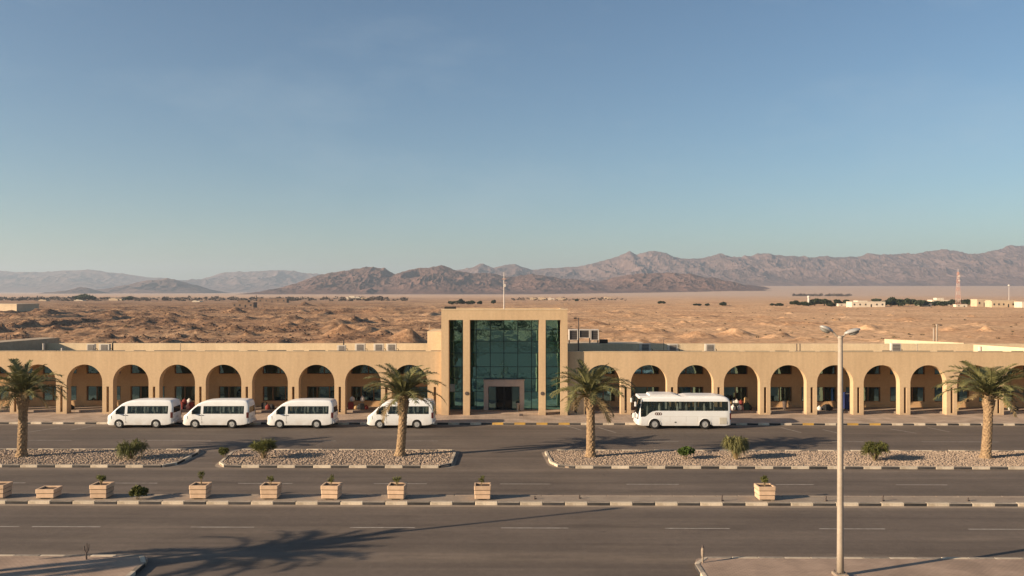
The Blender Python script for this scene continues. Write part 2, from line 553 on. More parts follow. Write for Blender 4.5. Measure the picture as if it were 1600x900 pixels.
def road_material():
    m = bpy.data.materials.new('asphalt')
    m.use_nodes = True
    nt = m.node_tree
    N, L = nt.nodes, nt.links
    bs = N['Principled BSDF']
    bs.inputs['Roughness'].default_value = 0.85
    bs.inputs['Specular IOR Level'].default_value = 0.25
    tc = N.new('ShaderNodeTexCoord')

    def noise(sc, det, st=None):
        n = N.new('ShaderNodeTexNoise')
        n.inputs['Scale'].default_value = sc
        n.inputs['Detail'].default_value = det
        n.inputs['Roughness'].default_value = 0.6
        if st:
            mp = N.new('ShaderNodeMapping')
            mp.inputs['Scale'].default_value = st
            L.new(tc.outputs['Object'], mp.inputs['Vector'])
            L.new(mp.outputs[0], n.inputs['Vector'])
        else:
            L.new(tc.outputs['Object'], n.inputs['Vector'])
        return n.outputs['Fac']

    def mapr(s, a, b, c, d):
        r = N.new('ShaderNodeMapRange')
        r.inputs['From Min'].default_value, r.inputs['From Max'].default_value = a, b
        r.inputs['To Min'].default_value, r.inputs['To Max'].default_value = c, d
        L.new(s, r.inputs['Value'])
        return r.outputs[0]

    def mul(a, b, vec=True):
        x = N.new('ShaderNodeMath')
        x.operation = 'MULTIPLY'
        L.new(a, x.inputs[0])
        L.new(b, x.inputs[1])
        return x.outputs[0]
    a = mapr(noise(0.12, 5), 0.3, 0.7, 0.82, 1.15)
    b = mapr(noise(1.0, 5, (0.02, 0.9, 1)), 0.3, 0.7, 0.78, 1.18)          # long wheel tracks
    c = mapr(noise(22, 3), 0.3, 0.7, 0.62, 1.40)
    d = mapr(noise(3.0, 4), 0.35, 0.65, 0.93, 1.07)
    stain = mapr(noise(0.55, 5, (0.22, 1, 1)), 0.58, 0.74, 1.0, 0.72)      # oil and rubber
    spots = mapr(noise(1.7, 2), 0.70, 0.76, 1.0, 0.72)
    f = mul(mul(mul(a, b), mul(c, d)), mul(stain, spots))
    # dust lying along road edges in soft uneven patches
    dust = mapr(noise(0.35, 6, (0.25, 1, 1)), 0.52, 0.75, 0.0, 0.5)
    # sand blown against the kerbs
    sp = N.new('ShaderNodeSeparateXYZ')
    L.new(tc.outputs['Object'], sp.inputs[0])
    for y0, wd in ((43.0, 1.3), (45.0, 0.9), (52.0, 1.2), (57.8, 0.9), (68.8, 1.3), (34.6, 1.0)):
        sb = N.new('ShaderNodeMath')
        sb.operation = 'SUBTRACT'
        L.new(sp.outputs['Y'], sb.inputs[0])
        sb.inputs[1].default_value = y0
        ab = N.new('ShaderNodeMath')
        ab.operation = 'ABSOLUTE'
        L.new(sb.outputs[0], ab.inputs[0])
        near = mapr(ab.outputs[0], 0.0, wd, 1.0, 0.0)
        pt = mul(near, mapr(noise(0.8, 5, (0.3, 1.5, 1)), 0.35, 0.65, 0.15, 1.0))
        ad = N.new('ShaderNodeMath')
        ad.operation = 'MAXIMUM'
        L.new(dust, ad.inputs[0])
        L.new(pt, ad.inputs[1])
        dust = ad.outputs[0]
    mx = N.new('ShaderNodeMix')
    mx.data_type = 'RGBA'
    L.new(dust, mx.inputs['Factor'])
    mx.inputs['A'].default_value = (0.120, 0.094, 0.075, 1)
    mx.inputs['B'].default_value = (0.19, 0.148, 0.112, 1)
    m2 = N.new('ShaderNodeMix')
    m2.data_type, m2.blend_type = 'RGBA', 'MULTIPLY'
    m2.inputs['Factor'].default_value = 1
    L.new(mx.outputs['Result'], m2.inputs['A'])
    L.new(f, m2.inputs['B'])
    L.new(m2.outputs['Result'], bs.inputs['Base Color'])
    bp = N.new('ShaderNodeBump')
    bp.inputs['Strength'].default_value = 0.35
    bp.inputs['Distance'].default_value = 0.01
    L.new(noise(60, 3), bp.inputs['Height'])
    L.new(bp.outputs[0], bs.inputs['Normal'])
    return m


def paving_material(name, c1, c2, mortar, w, h):
    m = bpy.data.materials.new(name)
    m.use_nodes = True
    nt = m.node_tree
    N, L = nt.nodes, nt.links
    bs = N['Principled BSDF']
    bs.inputs['Roughness'].default_value = 0.85
    bs.inputs['Specular IOR Level'].default_value = 0.25
    tc = N.new('ShaderNodeTexCoord')
    br = N.new('ShaderNodeTexBrick')
    br.inputs['Color1'].default_value = (*c1, 1)
    br.inputs['Color2'].default_value = (*c2, 1)
    br.inputs['Mortar'].default_value = (*mortar, 1)
    br.inputs['Scale'].default_value = 1.0
    br.inputs['Brick Width'].default_value = w
    br.inputs['Row Height'].default_value = h
    br.inputs['Mortar Size'].default_value = 0.012
    L.new(tc.outputs['Object'], br.inputs['Vector'])
    nz = N.new('ShaderNodeTexNoise')
    nz.inputs['Scale'].default_value = 0.7
    nz.inputs['Detail'].default_value = 7
    L.new(tc.outputs['Object'], nz.inputs['Vector'])
    mr = N.new('ShaderNodeMapRange')
    mr.inputs['From Min'].default_value, mr.inputs['From Max'].default_value = 0.3, 0.7
    mr.inputs['To Min'].default_value, mr.inputs['To Max'].default_value = 0.75, 1.2
    L.new(nz.outputs['Fac'], mr.inputs['Value'])
    mx = N.new('ShaderNodeMix')
    mx.data_type, mx.blend_type = 'RGBA', 'MULTIPLY'
    mx.inputs['Factor'].default_value = 1
    L.new(br.outputs['Color'], mx.inputs['A'])
    L.new(mr.outputs[0], mx.inputs['B'])
    L.new(mx.outputs['Result'], bs.inputs['Base Color'])
    bp = N.new('ShaderNodeBump')
    bp.inputs['Strength'].default_value = 0.5
    bp.inputs['Distance'].default_value = 0.006
    bp.invert = True
    L.new(br.outputs['Fac'], bp.inputs['Height'])
    L.new(bp.outputs[0], bs.inputs['Normal'])
    return m


def desert_material():
    m = bpy.data.materials.new('desert_soil')
    m.use_nodes = True
    nt = m.node_tree
    N, L = nt.nodes, nt.links
    bs = N['Principled BSDF']
    bs.inputs['Roughness'].default_value = 0.95
    bs.inputs['Specular IOR Level'].default_value = 0.1
    tc = N.new('ShaderNodeTexCoord')

    def noise(sc, det, rough=0.6):
        n = N.new('ShaderNodeTexNoise')
        n.inputs['Scale'].default_value = sc
        n.inputs['Detail'].default_value = det
        n.inputs['Roughness'].default_value = rough
        L.new(tc.outputs['Object'], n.inputs['Vector'])
        return n.outputs['Fac']

    def ramp(s, *st):
        r = N.new('ShaderNodeValToRGB')
        e = r.color_ramp.elements
        while len(e) < len(st): e.new(0.5)
        for el, (p, c) in zip(e, st):
            el.position, el.color = p, (*c, 1)
        L.new(s, r.inputs['Fac'])
        return r.outputs['Color']
    sand = ramp(noise(0.018, 8, 0.65), (0.34, (0.50, 0.29, 0.16)), (0.52, (0.63, 0.395, 0.225)), (0.68, (0.70, 0.465, 0.28)))
    grit = ramp(noise(0.55, 6, 0.7), (0.36, (0.55, 0.50, 0.46)), (0.60, (1.12, 1.12, 1.12)))
    mx = N.new('ShaderNodeMix')
    mx.data_type, mx.blend_type = 'RGBA', 'MULTIPLY'
    mx.inputs['Factor'].default_value = 1
    L.new(sand, mx.inputs['A'])
    L.new(grit, mx.inputs['B'])
    # darker spoil and stones (attribute written with the terrain)
    at = N.new('ShaderNodeAttribute')
    at.attribute_name = 'spoil'
    ad = N.new('ShaderNodeMath')
    ad.operation = 'MULTIPLY'
    L.new(at.outputs['Fac'], ad.inputs[0])
    r2 = N.new('ShaderNodeMapRange')
    r2.inputs['From Min'].default_value, r2.inputs['From Max'].default_value = 0.35, 0.6
    r2.inputs['To Min'].default_value, r2.inputs['To Max'].default_value = 0.45, 1.0
    L.new(noise(0.8, 5), r2.inputs['Value'])
    L.new(r2.outputs[0], ad.inputs[1])
    m2 = N.new('ShaderNodeMix')
    m2.data_type = 'RGBA'
    L.new(ad.outputs[0], m2.inputs['Factor'])
    L.new(mx.outputs['Result'], m2.inputs['A'])
    m2.inputs['B'].default_value = (0.13, 0.072, 0.045, 1)
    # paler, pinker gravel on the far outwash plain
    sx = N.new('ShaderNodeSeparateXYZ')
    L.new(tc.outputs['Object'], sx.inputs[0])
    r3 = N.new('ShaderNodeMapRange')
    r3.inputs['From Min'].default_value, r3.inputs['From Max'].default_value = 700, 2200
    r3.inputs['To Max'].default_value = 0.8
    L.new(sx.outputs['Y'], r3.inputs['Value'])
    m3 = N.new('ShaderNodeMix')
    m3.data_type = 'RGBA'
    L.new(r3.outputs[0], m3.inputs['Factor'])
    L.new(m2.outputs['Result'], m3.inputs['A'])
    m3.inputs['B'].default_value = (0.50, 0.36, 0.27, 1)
    L.new(m3.outputs['Result'], bs.inputs['Base Color'])
    bp = N.new('ShaderNodeBump')
    bp.inputs['Strength'].default_value = 0.8
    bp.inputs['Distance'].default_value = 0.6
    L.new(noise(0.9, 7, 0.7), bp.inputs['Height'])
    L.new(bp.outputs[0], bs.inputs['Normal'])
    return m


def rock_material(name, a, b):
    m = pm(name, a, 0.95, dark=b, scale=0.004, fine=0.22, fscale=0.02, spec=0.1)
    return m


M['asphalt'] = road_material()
M['paving'] = paving_material('pavement_tiles', (0.40, 0.31, 0.24), (0.35, 0.265, 0.20), (0.25, 0.19, 0.145), 0.6, 0.3)
M['brick_paving'] = paving_material('brick_pavers', (0.37, 0.265, 0.195), (0.32, 0.225, 0.165), (0.24, 0.18, 0.135), 0.22, 0.11)
M['desert'] = desert_material()
M['rock_front'] = rock_material('rock_front', (0.16, 0.092, 0.072), (0.095, 0.057, 0.048))
M['rock_back'] = rock_material('rock_back', (0.175, 0.115, 0.10), (0.12, 0.08, 0.072))

# ------------------------------------------------------------------ ground levels (world y of each strip, seen across the view)
ZP = 0.15                                # kerb / pavement height
Y_KERB = 69.1                            # kerb of the terminal pavement
Y_FAC = 74.0                             # arcade front
Y_BACK = 77.9                            # arcade back wall
Y_REAR = 85.0                            # rear parapet
MED0, MED1 = 52.2, 57.5                  # gravel median
DIV0, DIV1 = 43.15, 44.7                 # narrow divider with planters
Y_NEAR = 34.3                            # near kerb line of the front road

# ------------------------------------------------------------------ desert terrain
def grade(a, b, d0, d1):
    out, x = [a], a
    while x < b:
        t = (x - a) / (b - a)
        x += d0 * (d1 / d0) ** t
        out.append(x)
    return np.array(out)


xs_h = np.concatenate([np.arange(0, 130, 1.1), grade(130, 460, 1.1, 5)[:-1], grade(470, 9000, 12, 900)])
xs = np.concatenate([-xs_h[:0:-1], xs_h])
ys = np.concatenate([np.array([-900, -300, -100, 0, 50, 80]), np.arange(100, 150, 6), np.arange(150, 290, 1.1), grade(290, 760, 1.3, 7)[:-1], grade(770, 12500, 14, 500)])
X, Y = np.meshgrid(xs, ys)
ramp_in = np.clip((Y - 112) / 45, 0, 1)
ramp_out = 1 / (1 + (np.maximum(Y - 330, 0) / 330) ** 2)
leftness = np.clip(0.62 - X / (Y * 0.62 + 1) * 0.55, 0.12, 1.15)         # rougher ground to the left
rough = fbm(X / 45, Y / 45, 4, 3)
hum = np.maximum(ridged(X / 17 + rough * 1.2, Y / 22, 4, 11) - 0.42, 0) * 3.4
rols = (fbm(X / 70, Y / 55, 4, 21) - 0.5) * 3.0
Z = (rols * (0.6 + 0.4 * leftness) + hum * np.clip(rough * 2.6 - 0.7, 0, 1) * leftness * 1.35) * ramp_in * ramp_out
Z += (ridged(X / 7, Y / 7, 3, 31) - 0.4) * 0.9 * ramp_in * leftness * ramp_out
spoil = np.clip((hum - 0.9) * 0.8, 0, 1) * np.clip(leftness * 1.25 - 0.45, 0, 0.8)
rng = np.random.default_rng(5)
mounds = [  # photo column, base row, half width px, height px, darkness
    (640, 537, 34, 22, 0.1), (535, 527, 30, 15, 0.2), (600, 530, 26, 12, 0.2), (205, 536, 24, 18, 0.75), (172, 531, 22, 12, 0.6), (325, 516, 24, 9, 0.8), (365, 520, 16, 9, 0.85),
    (395, 519, 14, 6, 0.8), (128, 510, 24, 6, 0.6), (92, 511, 20, 5, 0.6), (38, 509, 24, 5, 0.6), (268, 497, 24, 8, 0.75), (310, 497, 20, 6, 0.6), (176, 494, 18, 8, 0.75),
    (365, 491, 22, 9, 0.8), (75, 494, 30, 6, 0.6), (476, 480, 18, 6, 0.8), (430, 522, 22, 8, 0.5), (455, 500, 25, 5, 0.5), (560, 504, 25, 6, 0.5), (1000, 536, 20, 7, 0.2),
    (1090, 527, 34, 9, 0.08), (1150, 521, 32, 9, 0.08), (1215, 528, 30, 6, 0.1), (990, 497, 22, 5, 0.1), (1020, 519, 30, 6, 0.1), (1260, 535, 34, 5, 0.15), (1350, 513, 44, 5, 0.08),
    (1530, 508, 26, 5, 0.08), (1500, 514, 30, 3, 0.05), (930, 510, 26, 6, 0.1), (1420, 500, 40, 4, 0.05), (230, 520, 24, 6, 0.5), (30, 528, 40, 6, 0.4), (300, 531, 22, 6, 0.5)]
for k in range(150):
    px = rng.uniform(-60, 860) if rng.random() < 0.72 else rng.uniform(860, 1660)
    py = 472 + 60 * rng.random() ** 1.4
    s = (py - 455) / 80
    mounds.append((px, py, rng.uniform(10, 26) * s, rng.uniform(4, 10) * s * (1.0 if px < 860 else 0.9), rng.uniform(0.15, 0.75) if px < 860 else rng.uniform(0, 0.12)))
for px, py, hw, hp, dk in mounds:
    p = gp(px, py)
    sc = p.y / FPX
    rx, hh = hw * sc, hp * sc * (1.35 if px > 860 else 1.1)
    i0, i1 = np.searchsorted(ys, (p.y - rx * 1.9, p.y + rx * 1.9))
    j0, j1 = np.searchsorted(xs, (p.x - rx * 1.8, p.x + rx * 1.8))
    W = (slice(max(i0 - 1, 0), i1 + 1), slice(max(j0 - 1, 0), j1 + 1))
    Xw, Yw = X[W], Y[W]
    dx = (Xw - p.x) / rx
    dy = (Yw - p.y) / (rx * 1.1)
    r = np.sqrt(dx * dx + dy * dy) * (0.8 + 0.4 * fbm(Xw / (rx * .8) + k, Yw / (rx * .8), 3, 41))
    m_ = np.clip(1 - r, 0, 1) ** 1.1
    Z[W] += hh * m_ * (0.9 + 0.3 * fbm(Xw / 2.2, Yw / 2.2, 3, 55))
    spoil[W] = np.maximum(spoil[W], dk * np.clip(m_ * 3, 0, 1))
fan = np.clip((Y - 2300) / 2500, 0, 1) * np.clip((X / np.maximum(Y, 1) - 0.02) / 0.24, 0, 1)
Z += fan * 42 - 0.06
Z[Y <= 100] = -0.06
Z[0:1, :] = -0.06
spoil = np.clip(spoil + 0.70 * np.clip((leftness - 0.45) * 2.2, 0, 1) * ramp_in * (Y < 1400) + np.clip((fbm(X / 22, Y / 12, 4, 61) - 0.55) * 6, 0, 0.7) * leftness * ramp_in * (Y < 1500), 0, 1)
ny_, nx_ = X.shape
idx = np.arange(ny_ * nx_).reshape(ny_, nx_)
quads = np.stack([idx[:-1, :-1], idx[:-1, 1:], idx[1:, 1:], idx[1:, :-1]], -1).reshape(-1, 4)
ground = np_obj('desert_ground', np.stack([X.ravel(), Y.ravel(), Z.ravel()], -1), quads, M['desert'], smooth=True)
att = ground.data.attributes.new('spoil', 'FLOAT', 'POINT')
att.data.foreach_set('value', spoil.ravel().astype(np.float32))
tag(ground, 'sandy brown desert plain with eroded hummocks behind the terminal', 'desert', kind='structure')


def ground_z(x, y):
    j = int(np.clip(np.searchsorted(xs, x), 1, nx_ - 1))
    i = int(np.clip(np.searchsorted(ys, y), 1, ny_ - 1))
    return float(min(Z[i, j], Z[i - 1, j], Z[i, j - 1], Z[i - 1, j - 1]))


# ------------------------------------------------------------------ mountains
def mountain(name, label, prof, D, depth, base, mat, nx=420, ny=70, seed=1, cell=260.0, rough=0.6):
    pts = [(xat(px, D), zat(py, D) - base) for px, py in prof]
    px_, pz_ = np.array([p[0] for p in pts]), np.array([p[1] for p in pts])
    gx = np.linspace(px_[0], px_[-1], nx)
    v = np.concatenate([np.linspace(0, 1, ny), np.linspace(1.02, 1.7, ny // 4)])
    GX, V = np.meshgrid(gx, v)
    GY = D - depth * (1 - V)
    E = np.interp(GX + (fbm(GX / cell * 2, GY / cell * 2, 3, seed + 9) - 0.5) * cell * 0.25, px_, pz_)
    wx = (fbm(GX / cell * 0.7, GY / cell * 0.7, 3, seed + 50) - 0.5) * cell * 0.9
    R = ridged((GX + wx) / cell, GY / (cell * 1.7), 6, seed, 0.55)
    R2 = ridged((GX - wx) / (cell * 0.33), GY / (cell * 0.5), 4, seed + 20, 0.55)
    t = np.clip(V, 0, 1)
    lo = np.clip(R * 1.25 + R2 * 0.18 - 0.12, 0.02, 1.15)
    k = t ** 3.5
    hgt = E * t ** 0.75 * ((1 - k) * ((1 - rough) + rough * lo) + k * (0.93 + 0.10 * R + 0.06 * R2))
    hgt *= 1 - np.clip(V - 1, 0, 1) * 1.2
    hgt += (R2 - 0.4) * 0.05 * np.minimum(E, 120) * np.clip(t * 4, 0, 1)
    GZ = base - 2 + np.maximum(hgt, 0)
    n_y, n_x = GX.shape
    ii = np.arange(n_y * n_x).reshape(n_y, n_x)
    q = np.stack([ii[:-1, :-1], ii[:-1, 1:], ii[1:, 1:], ii[1:, :-1]], -1).reshape(-1, 4)
    o = np_obj(name, np.stack([GX.ravel(), GY.ravel(), GZ.ravel()], -1), q, mat, smooth=False)
    return tag(o, label, 'mountain', kind='structure')


mountain('mountain_range', 'faint blue grey mountain range far off at the left', [(-160, 440), (-90, 424), (0, 422), (50, 425), (90, 424), (135, 421), (175, 425), (215, 431), (255, 434), (300, 440), (330, 430), (350, 424), (400, 425), (445, 421), (480, 425), (520, 430), (570, 440), (640, 452)], 8200, 1500, 0, M['rock_back'], seed=3, cell=420, nx=360)
mountain('mountain_range', 'tall hazy mauve range running across the right half', [(640, 440), (700, 426), (725, 420), (747, 411), (770, 418), (805, 413), (830, 421), (870, 419), (905, 415), (950, 405), (985, 394), (1000, 399), (1020, 392), (1045, 399), (1060, 403), (1090, 404), (1120, 397), (1150, 402), (1190, 396), (1225, 399), (1260, 402), (1310, 400), (1335, 403), (1360, 397), (1400, 398), (1470, 391), (1500, 394), (1530, 398), (1560, 390), (1585, 384), (1620, 387), (1680, 391), (1760, 398), (1840, 440)], 6200, 1500, 30, M['rock_back'], seed=8, cell=330, nx=620, ny=90)
mountain('mountain_ridge', 'lower reddish brown rocky ridge in front of the tall range', [(430, 459), (465, 444), (500, 428), (530, 424), (575, 416), (600, 420), (615, 428), (640, 422), (665, 418), (690, 414), (715, 421), (740, 427), (775, 428), (800, 433), (830, 427), (870, 433), (900, 436), (935, 440), (960, 433), (990, 428), (1050, 426), (1090, 429), (1120, 435), (1160, 444), (1195, 449), (1230, 459)], 3600, 700, 0, M['rock_front'], seed=14, cell=170, nx=620, ny=80)
mountain('mountain_hill', 'rounded dusky hill beneath the faint range at the left', [(165, 460), (190, 447), (215, 440), (240, 437), (262, 434), (285, 439), (305, 445), (325, 452), (345, 460)], 4600, 500, -1, M['rock_back'], seed=22, cell=170, nx=140, ny=40)
mountain('mountain_hill', 'small dusky hill at the far left edge of the plain', [(88, 461), (108, 453), (128, 447), (148, 453), (170, 461)], 4000, 300, -1, M['rock_back'], seed=23, cell=130, nx=80, ny=30)
mountain('mountain_hill', 'low dark hill standing before the reddish ridge', [(412, 460), (432, 455), (450, 450), (470, 454), (490, 453), (512, 456), (530, 460)], 3100, 260, -1, M['rock_front'], seed=24, cell=100, nx=90, ny=30)
mountain('mountain_hill', 'small rocky outcrop at the foot of the reddish ridge', [(552, 460), (566, 452), (580, 448), (592, 455), (600, 460)], 3000, 180, -1, M['rock_front'], seed=25, cell=90, nx=60, ny=26)
mountain('mountain_hill', 'low dark spur under the tall range at the right', [(1290, 459), (1320, 453), (1350, 449), (1375, 451), (1395, 458)], 5200, 300, 14, M['rock_back'], seed=26, cell=150, nx=70, ny=26)

# ------------------------------------------------------------------ road, pavements, medians
road = MB()
road.add([(-170, -60, 0), (170, -60, 0), (170, Y_KERB, 0), (-170, Y_KERB, 0)], [(0, 1, 2, 3)])
tag(road.build('road', M['asphalt']), 'worn grey brown asphalt road with two carriageways', 'road', kind='structure')

XL, XR = -95.0, 95.0
pav = MB()
pav.box(XL, XR, Y_KERB + 0.25, Y_FAC + 0.9, -0.1, ZP)
tag(pav.build('pavement', M['paving']), 'pale tiled pavement in front of the terminal', 'pavement', kind='structure')

KM = {}
M['kerb_plain'] = M['concrete']
for kname in ('white', 'black', 'yellow', 'plain'):
    KM[kname] = MB().cbox(-0.5, 0.5, -0.12, 0.12, -0.05, ZP + 0.012, 0.018).mesh('kerb_stone', M['kerb_' + kname])
    if kname == 'black':                              # paint worn and dusty on top
        KM[kname].materials.append(M['kerb_top'])
        for f in KM[kname].polygons:
            if f.normal.z > 0.5: f.material_index = 1


def kerb_run(holder, pts, step, colours, jit=0.004, phase=0, depth=1.0):
    """kerb stones laid along a polyline, each an object of its own"""
    pts = [Vector((p[0], p[1])) for p in pts]
    segs = [(pts[i], pts[i + 1]) for i in range(len(pts) - 1)]
    total = sum((b - a).length for a, b in segs)
    n = max(1, round(total / step))
    step = total / n

    def at(s):
        for a, b in segs:
            l = (b - a).length
            if s <= l + 1e-6: return a + (b - a) * (s / l)
            s -= l
        return segs[-1][1]
    for k in range(n):
        a, b = at(k * step), at((k + 1) * step)
        mid, d = (a + b) / 2, b - a
        c = colours(k + phase, mid) if callable(colours) else colours[(k + phase) % len(colours)]
        inst('kerb_stone', KM[c], holder, (mid.x + random.uniform(-jit, jit), mid.y + random.uniform(-jit, jit), random.uniform(-0.008, 0.006)),
             (random.uniform(-.01, .01), 0, math.atan2(d.y, d.x) + random.uniform(-.006, .006)), (d.length - 0.015, depth, 1))


def kerb_base(label, pts_poly, z=0.004):
    m = MB()
    m.prism(pts_poly, -0.05, z)
    return tag(m.build('kerb', M['concrete']), label, 'kerb', kind='structure')


# terminal kerb
kb = kerb_base('black and white kerb along the terminal pavement with some yellow stones', [(XL, Y_KERB - 0.22), (XR, Y_KERB - 0.22), (XR, Y_KERB + 0.25), (XL, Y_KERB + 0.25)], 0.006)
yellow_px = [(770, 890), (1255, 1280), (1330, 1385), (1590, 1640)]


def kcol(k, p):
    if k % 2 == 0: return 'black'
    for a, b in yellow_px:
        if xat(a, Y_KERB) < p.x < xat(b, Y_KERB): return 'yellow'
    return 'white'


kerb_run(kb, [(-62, Y_KERB + 0.12), (62, Y_KERB + 0.12)], 0.92, kcol)

# gravel medians (three), outlines measured on the ground
def med(px_l_b, px_l_f, px_r_f, px_r_b, label, cut_l, cut_r):
    """outline of one gravel median, front corners rounded"""
    lb, lf = (px_l_b if abs(px_l_b) > 90 and px_l_b < 0 and px_l_b < -85 else px_l_b), px_l_f
    return lb, lf


def round_poly(poly, r, n=5):
    out = []
    m = len(poly)
    for i in range(m):
        p0, p1, p2 = Vector(poly[i - 1]), Vector(poly[i]), Vector(poly[(i + 1) % m])
        rr = r[i]
        if rr <= 0:
            out.append(tuple(p1))
            continue
        a = p1 + (p0 - p1).normalized() * rr
        b = p1 + (p2 - p1).normalized() * rr
        for k in range(n + 1):
            t = k / n
            q = a * (1 - t) ** 2 + p1 * 2 * t * (1 - t) + b * t ** 2
            out.append((q.x, q.y))
    return out


gravel_rng = np.random.default_rng(11)
medians = []


def make_median(label, klabel, poly, radii, phase=0):
    """poly counter-clockwise from front left"""
    op = round_poly(poly, radii)
    b = MB().prism(op, -0.05, ZP - 0.05)
    o = b.build('median', M['gravel_bed'])
    tag(o, label, 'median', kind='structure')
    k = MB().prism(round_poly([(Vector(p) + (Vector(p) - Vector((sum(q[0] for q in poly) / len(poly), sum(q[1] for q in poly) / len(poly)))).normalized() * 0.3)[:] for p in poly], radii), -0.05, 0.004).build('kerb', M['concrete'])
    tag(k, klabel, 'kerb', kind='structure')
    loop = op + [op[0]]
    kerb_run(k, loop, 1.12, ['white', 'black'], phase=phase, depth=0.8)
    medians.append(op)
    return o


xm = lambda px, py: gp(px, py, ZP).x
m1 = [(-75, MED0), (xm(268, 726), MED0), (xm(306, 707), MED1), (-75, MED1)]
m2 = [(xm(340, 726), MED0), (xm(703, 726), MED0), (xm(712, 703), MED1), (xm(362, 705), MED1)]
m3 = [(xm(866, 729), MED0), (75, MED0), (75, MED1), (xm(852, 703), MED1)]
make_median('gravel median bed at the left edge of the road', 'black and white kerb round the left gravel bed', m1, [0, 1.0, 0.6, 0], 1)
make_median('gravel median bed left of the central road opening', 'black and white kerb round the gravel bed left of the opening', m2, [1.0, 0.9, 0.5, 0.6], 0)
make_median('gravel median bed right of the central road opening', 'black and white kerb round the gravel bed right of the opening', m3, [1.4, 0, 0, 0.5], 0)


def inside(poly, x, y, shrink=0.0):
    c = np.zeros(len(x), bool)
    n = len(poly)
    for i in range(n):
        x1, y1 = poly[i]
        x2, y2 = poly[(i + 1) % n]
        cond = ((y1 > y) != (y2 > y)) & (x < (x2 - x1) * (y - y1) / (y2 - y1 + 1e-12) + x1)
        c ^= cond
    return c


def gravel(label, poly, dens, smin, smax):
    x0, x1 = max(min(p[0] for p in poly), -48), min(max(p[0] for p in poly), 48)
    n = int((x1 - x0) * (MED1 - MED0) * dens)
    gx = gravel_rng.uniform(x0, x1, n)
    gy = gravel_rng.uniform(MED0 + .12, MED1 - .12, n)
    ok = inside(poly, gx - .18, gy) & inside(poly, gx + .18, gy)
    gx, gy = gx[ok], gy[ok]
    n = len(gx)
    t = (1 + 5 ** .5) / 2
    base = np.array([(-1, t, 0), (1, t, 0), (-1, -t, 0), (1, -t, 0), (0, -1, t), (0, 1, t), (0, -1, -t), (0, 1, -t), (t, 0, -1), (t, 0, 1), (-t, 0, -1), (-t, 0, 1)]) / 1.9
    tri = np.array([(0, 11, 5), (0, 5, 1), (0, 1, 7), (0, 7, 10), (0, 10, 11), (1, 5, 9), (5, 11, 4), (11, 10, 2), (10, 7, 6), (7, 1, 8), (3, 9, 4), (3, 4, 2), (3, 2, 6), (3, 6, 8), (3, 8, 9), (4, 9, 5), (2, 4, 11), (6, 2, 10), (8, 6, 7), (9, 8, 1)])
    sz = gravel_rng.uniform(smin, smax, (n, 1, 1)) * gravel_rng.uniform(0.7, 1.25, (n, 1, 3)) * np.array([1, 1, 0.75])
    v = base[None] * gravel_rng.uniform(0.78, 1.15, (n, 12, 1)) * sz
    a = gravel_rng.uniform(0, 6.28, n)[:, None]
    c, s = np.cos(a), np.sin(a)
    vx, vy = v[..., 0] * c - v[..., 1] * s, v[..., 0] * s + v[..., 1] * c
    vz = v[..., 2] + sz[..., 2] * 0.35 + ZP - 0.055
    V_ = np.stack([vx + gx[:, None], vy + gy[:, None], vz], -1).reshape(-1, 3)
    T_ = (tri[None] + (np.arange(n) * 12)[:, None, None]).reshape(-1, 3)
    o = np_obj('gravel', V_, T_, M['stone_gravel'])
    return tag(o, label, 'gravel', kind='stuff')


gravel('loose tan stones filling the left median bed', medians[0], 62, 0.042, 0.085)
gravel('loose tan stones filling the bed left of the opening', medians[1], 62, 0.042, 0.085)
gravel('loose tan stones filling the bed right of the opening', medians[2], 80, 0.034, 0.068)

# divider with planters
dv = MB().box(XL, XR, DIV0 + 0.22, DIV1 - 0.2, -0.1, ZP - 0.004)
tag(dv.build('divider_strip', M['concrete']), 'dusty concrete divider strip carrying the planters', 'divider', kind='structure')
kb = kerb_base('black and white kerb on the front side of the planter divider', [(XL, DIV0 - 0.35), (XR, DIV0 - 0.35), (XR, DIV0 + 0.2), (XL, DIV0 + 0.2)])
kerb_run(kb, [(-42, DIV0 + 0.1), (42, DIV0 + 0.1)], 1.17, ['white', 'black'])
kb = kerb_base('worn kerb on the far side of the planter divider', [(XL, DIV1 - 0.2), (XR, DIV1 - 0.2), (XR, DIV1 + 0.25), (XL, DIV1 + 0.25)])
kerb_run(kb, [(-42, DIV1 - 0.08), (42, DIV1 - 0.08)], 1.17, ['plain'])

# near pavements
pl = round_poly([(-70, -50), (gp(180, 930).x, -50), (gp(180, 930).x, 28), (gp(236, 874).x, Y_NEAR), (-70, Y_NEAR)], [0, 0, 3, 0.5, 0], 6)
pr = round_poly([(gp(1115, 930).x, -50), (70, -50), (70, Y_NEAR), (gp(1084, 878).x, Y_NEAR), (gp(1115, 930).x, 29)], [0, 0, 0, 0.6, 3], 6)
for poly, lab, kl, rng_k in ((pl, 'brick paved near pavement at the lower left', 'kerb of the lower left brick pavement', None), (pr, 'pinkish brick paved near pavement at the lower right', 'kerb of the lower right brick pavement', None)):
    tag(MB().prism(poly, -0.1, ZP - 0.004).build('pavement', M['brick_paving']), lab, 'pavement', kind='structure')
kl = MB().prism([(-70, Y_NEAR - 0.02), (pl[-2][0], Y_NEAR - 0.02), (pl[-2][0], Y_NEAR + 0.3), (-70, Y_NEAR + 0.3)], -0.05, 0.004).build('kerb', M['concrete'])
tag(kl, 'kerb with painted stones edging the lower left pavement', 'kerb', kind='structure')
edge = [p for p in pl if p[1] > 20 and p[0] > -60]
kerb_run(kl, edge + [(-40, Y_NEAR)], 1.05, ['white', 'black'], depth=0.8)
kr = MB().prism([(pr[4][0], Y_NEAR - 0.02), (70, Y_NEAR - 0.02), (70, Y_NEAR + 0.3), (pr[4][0], Y_NEAR + 0.3)], -0.05, 0.004).build('kerb', M['concrete'])
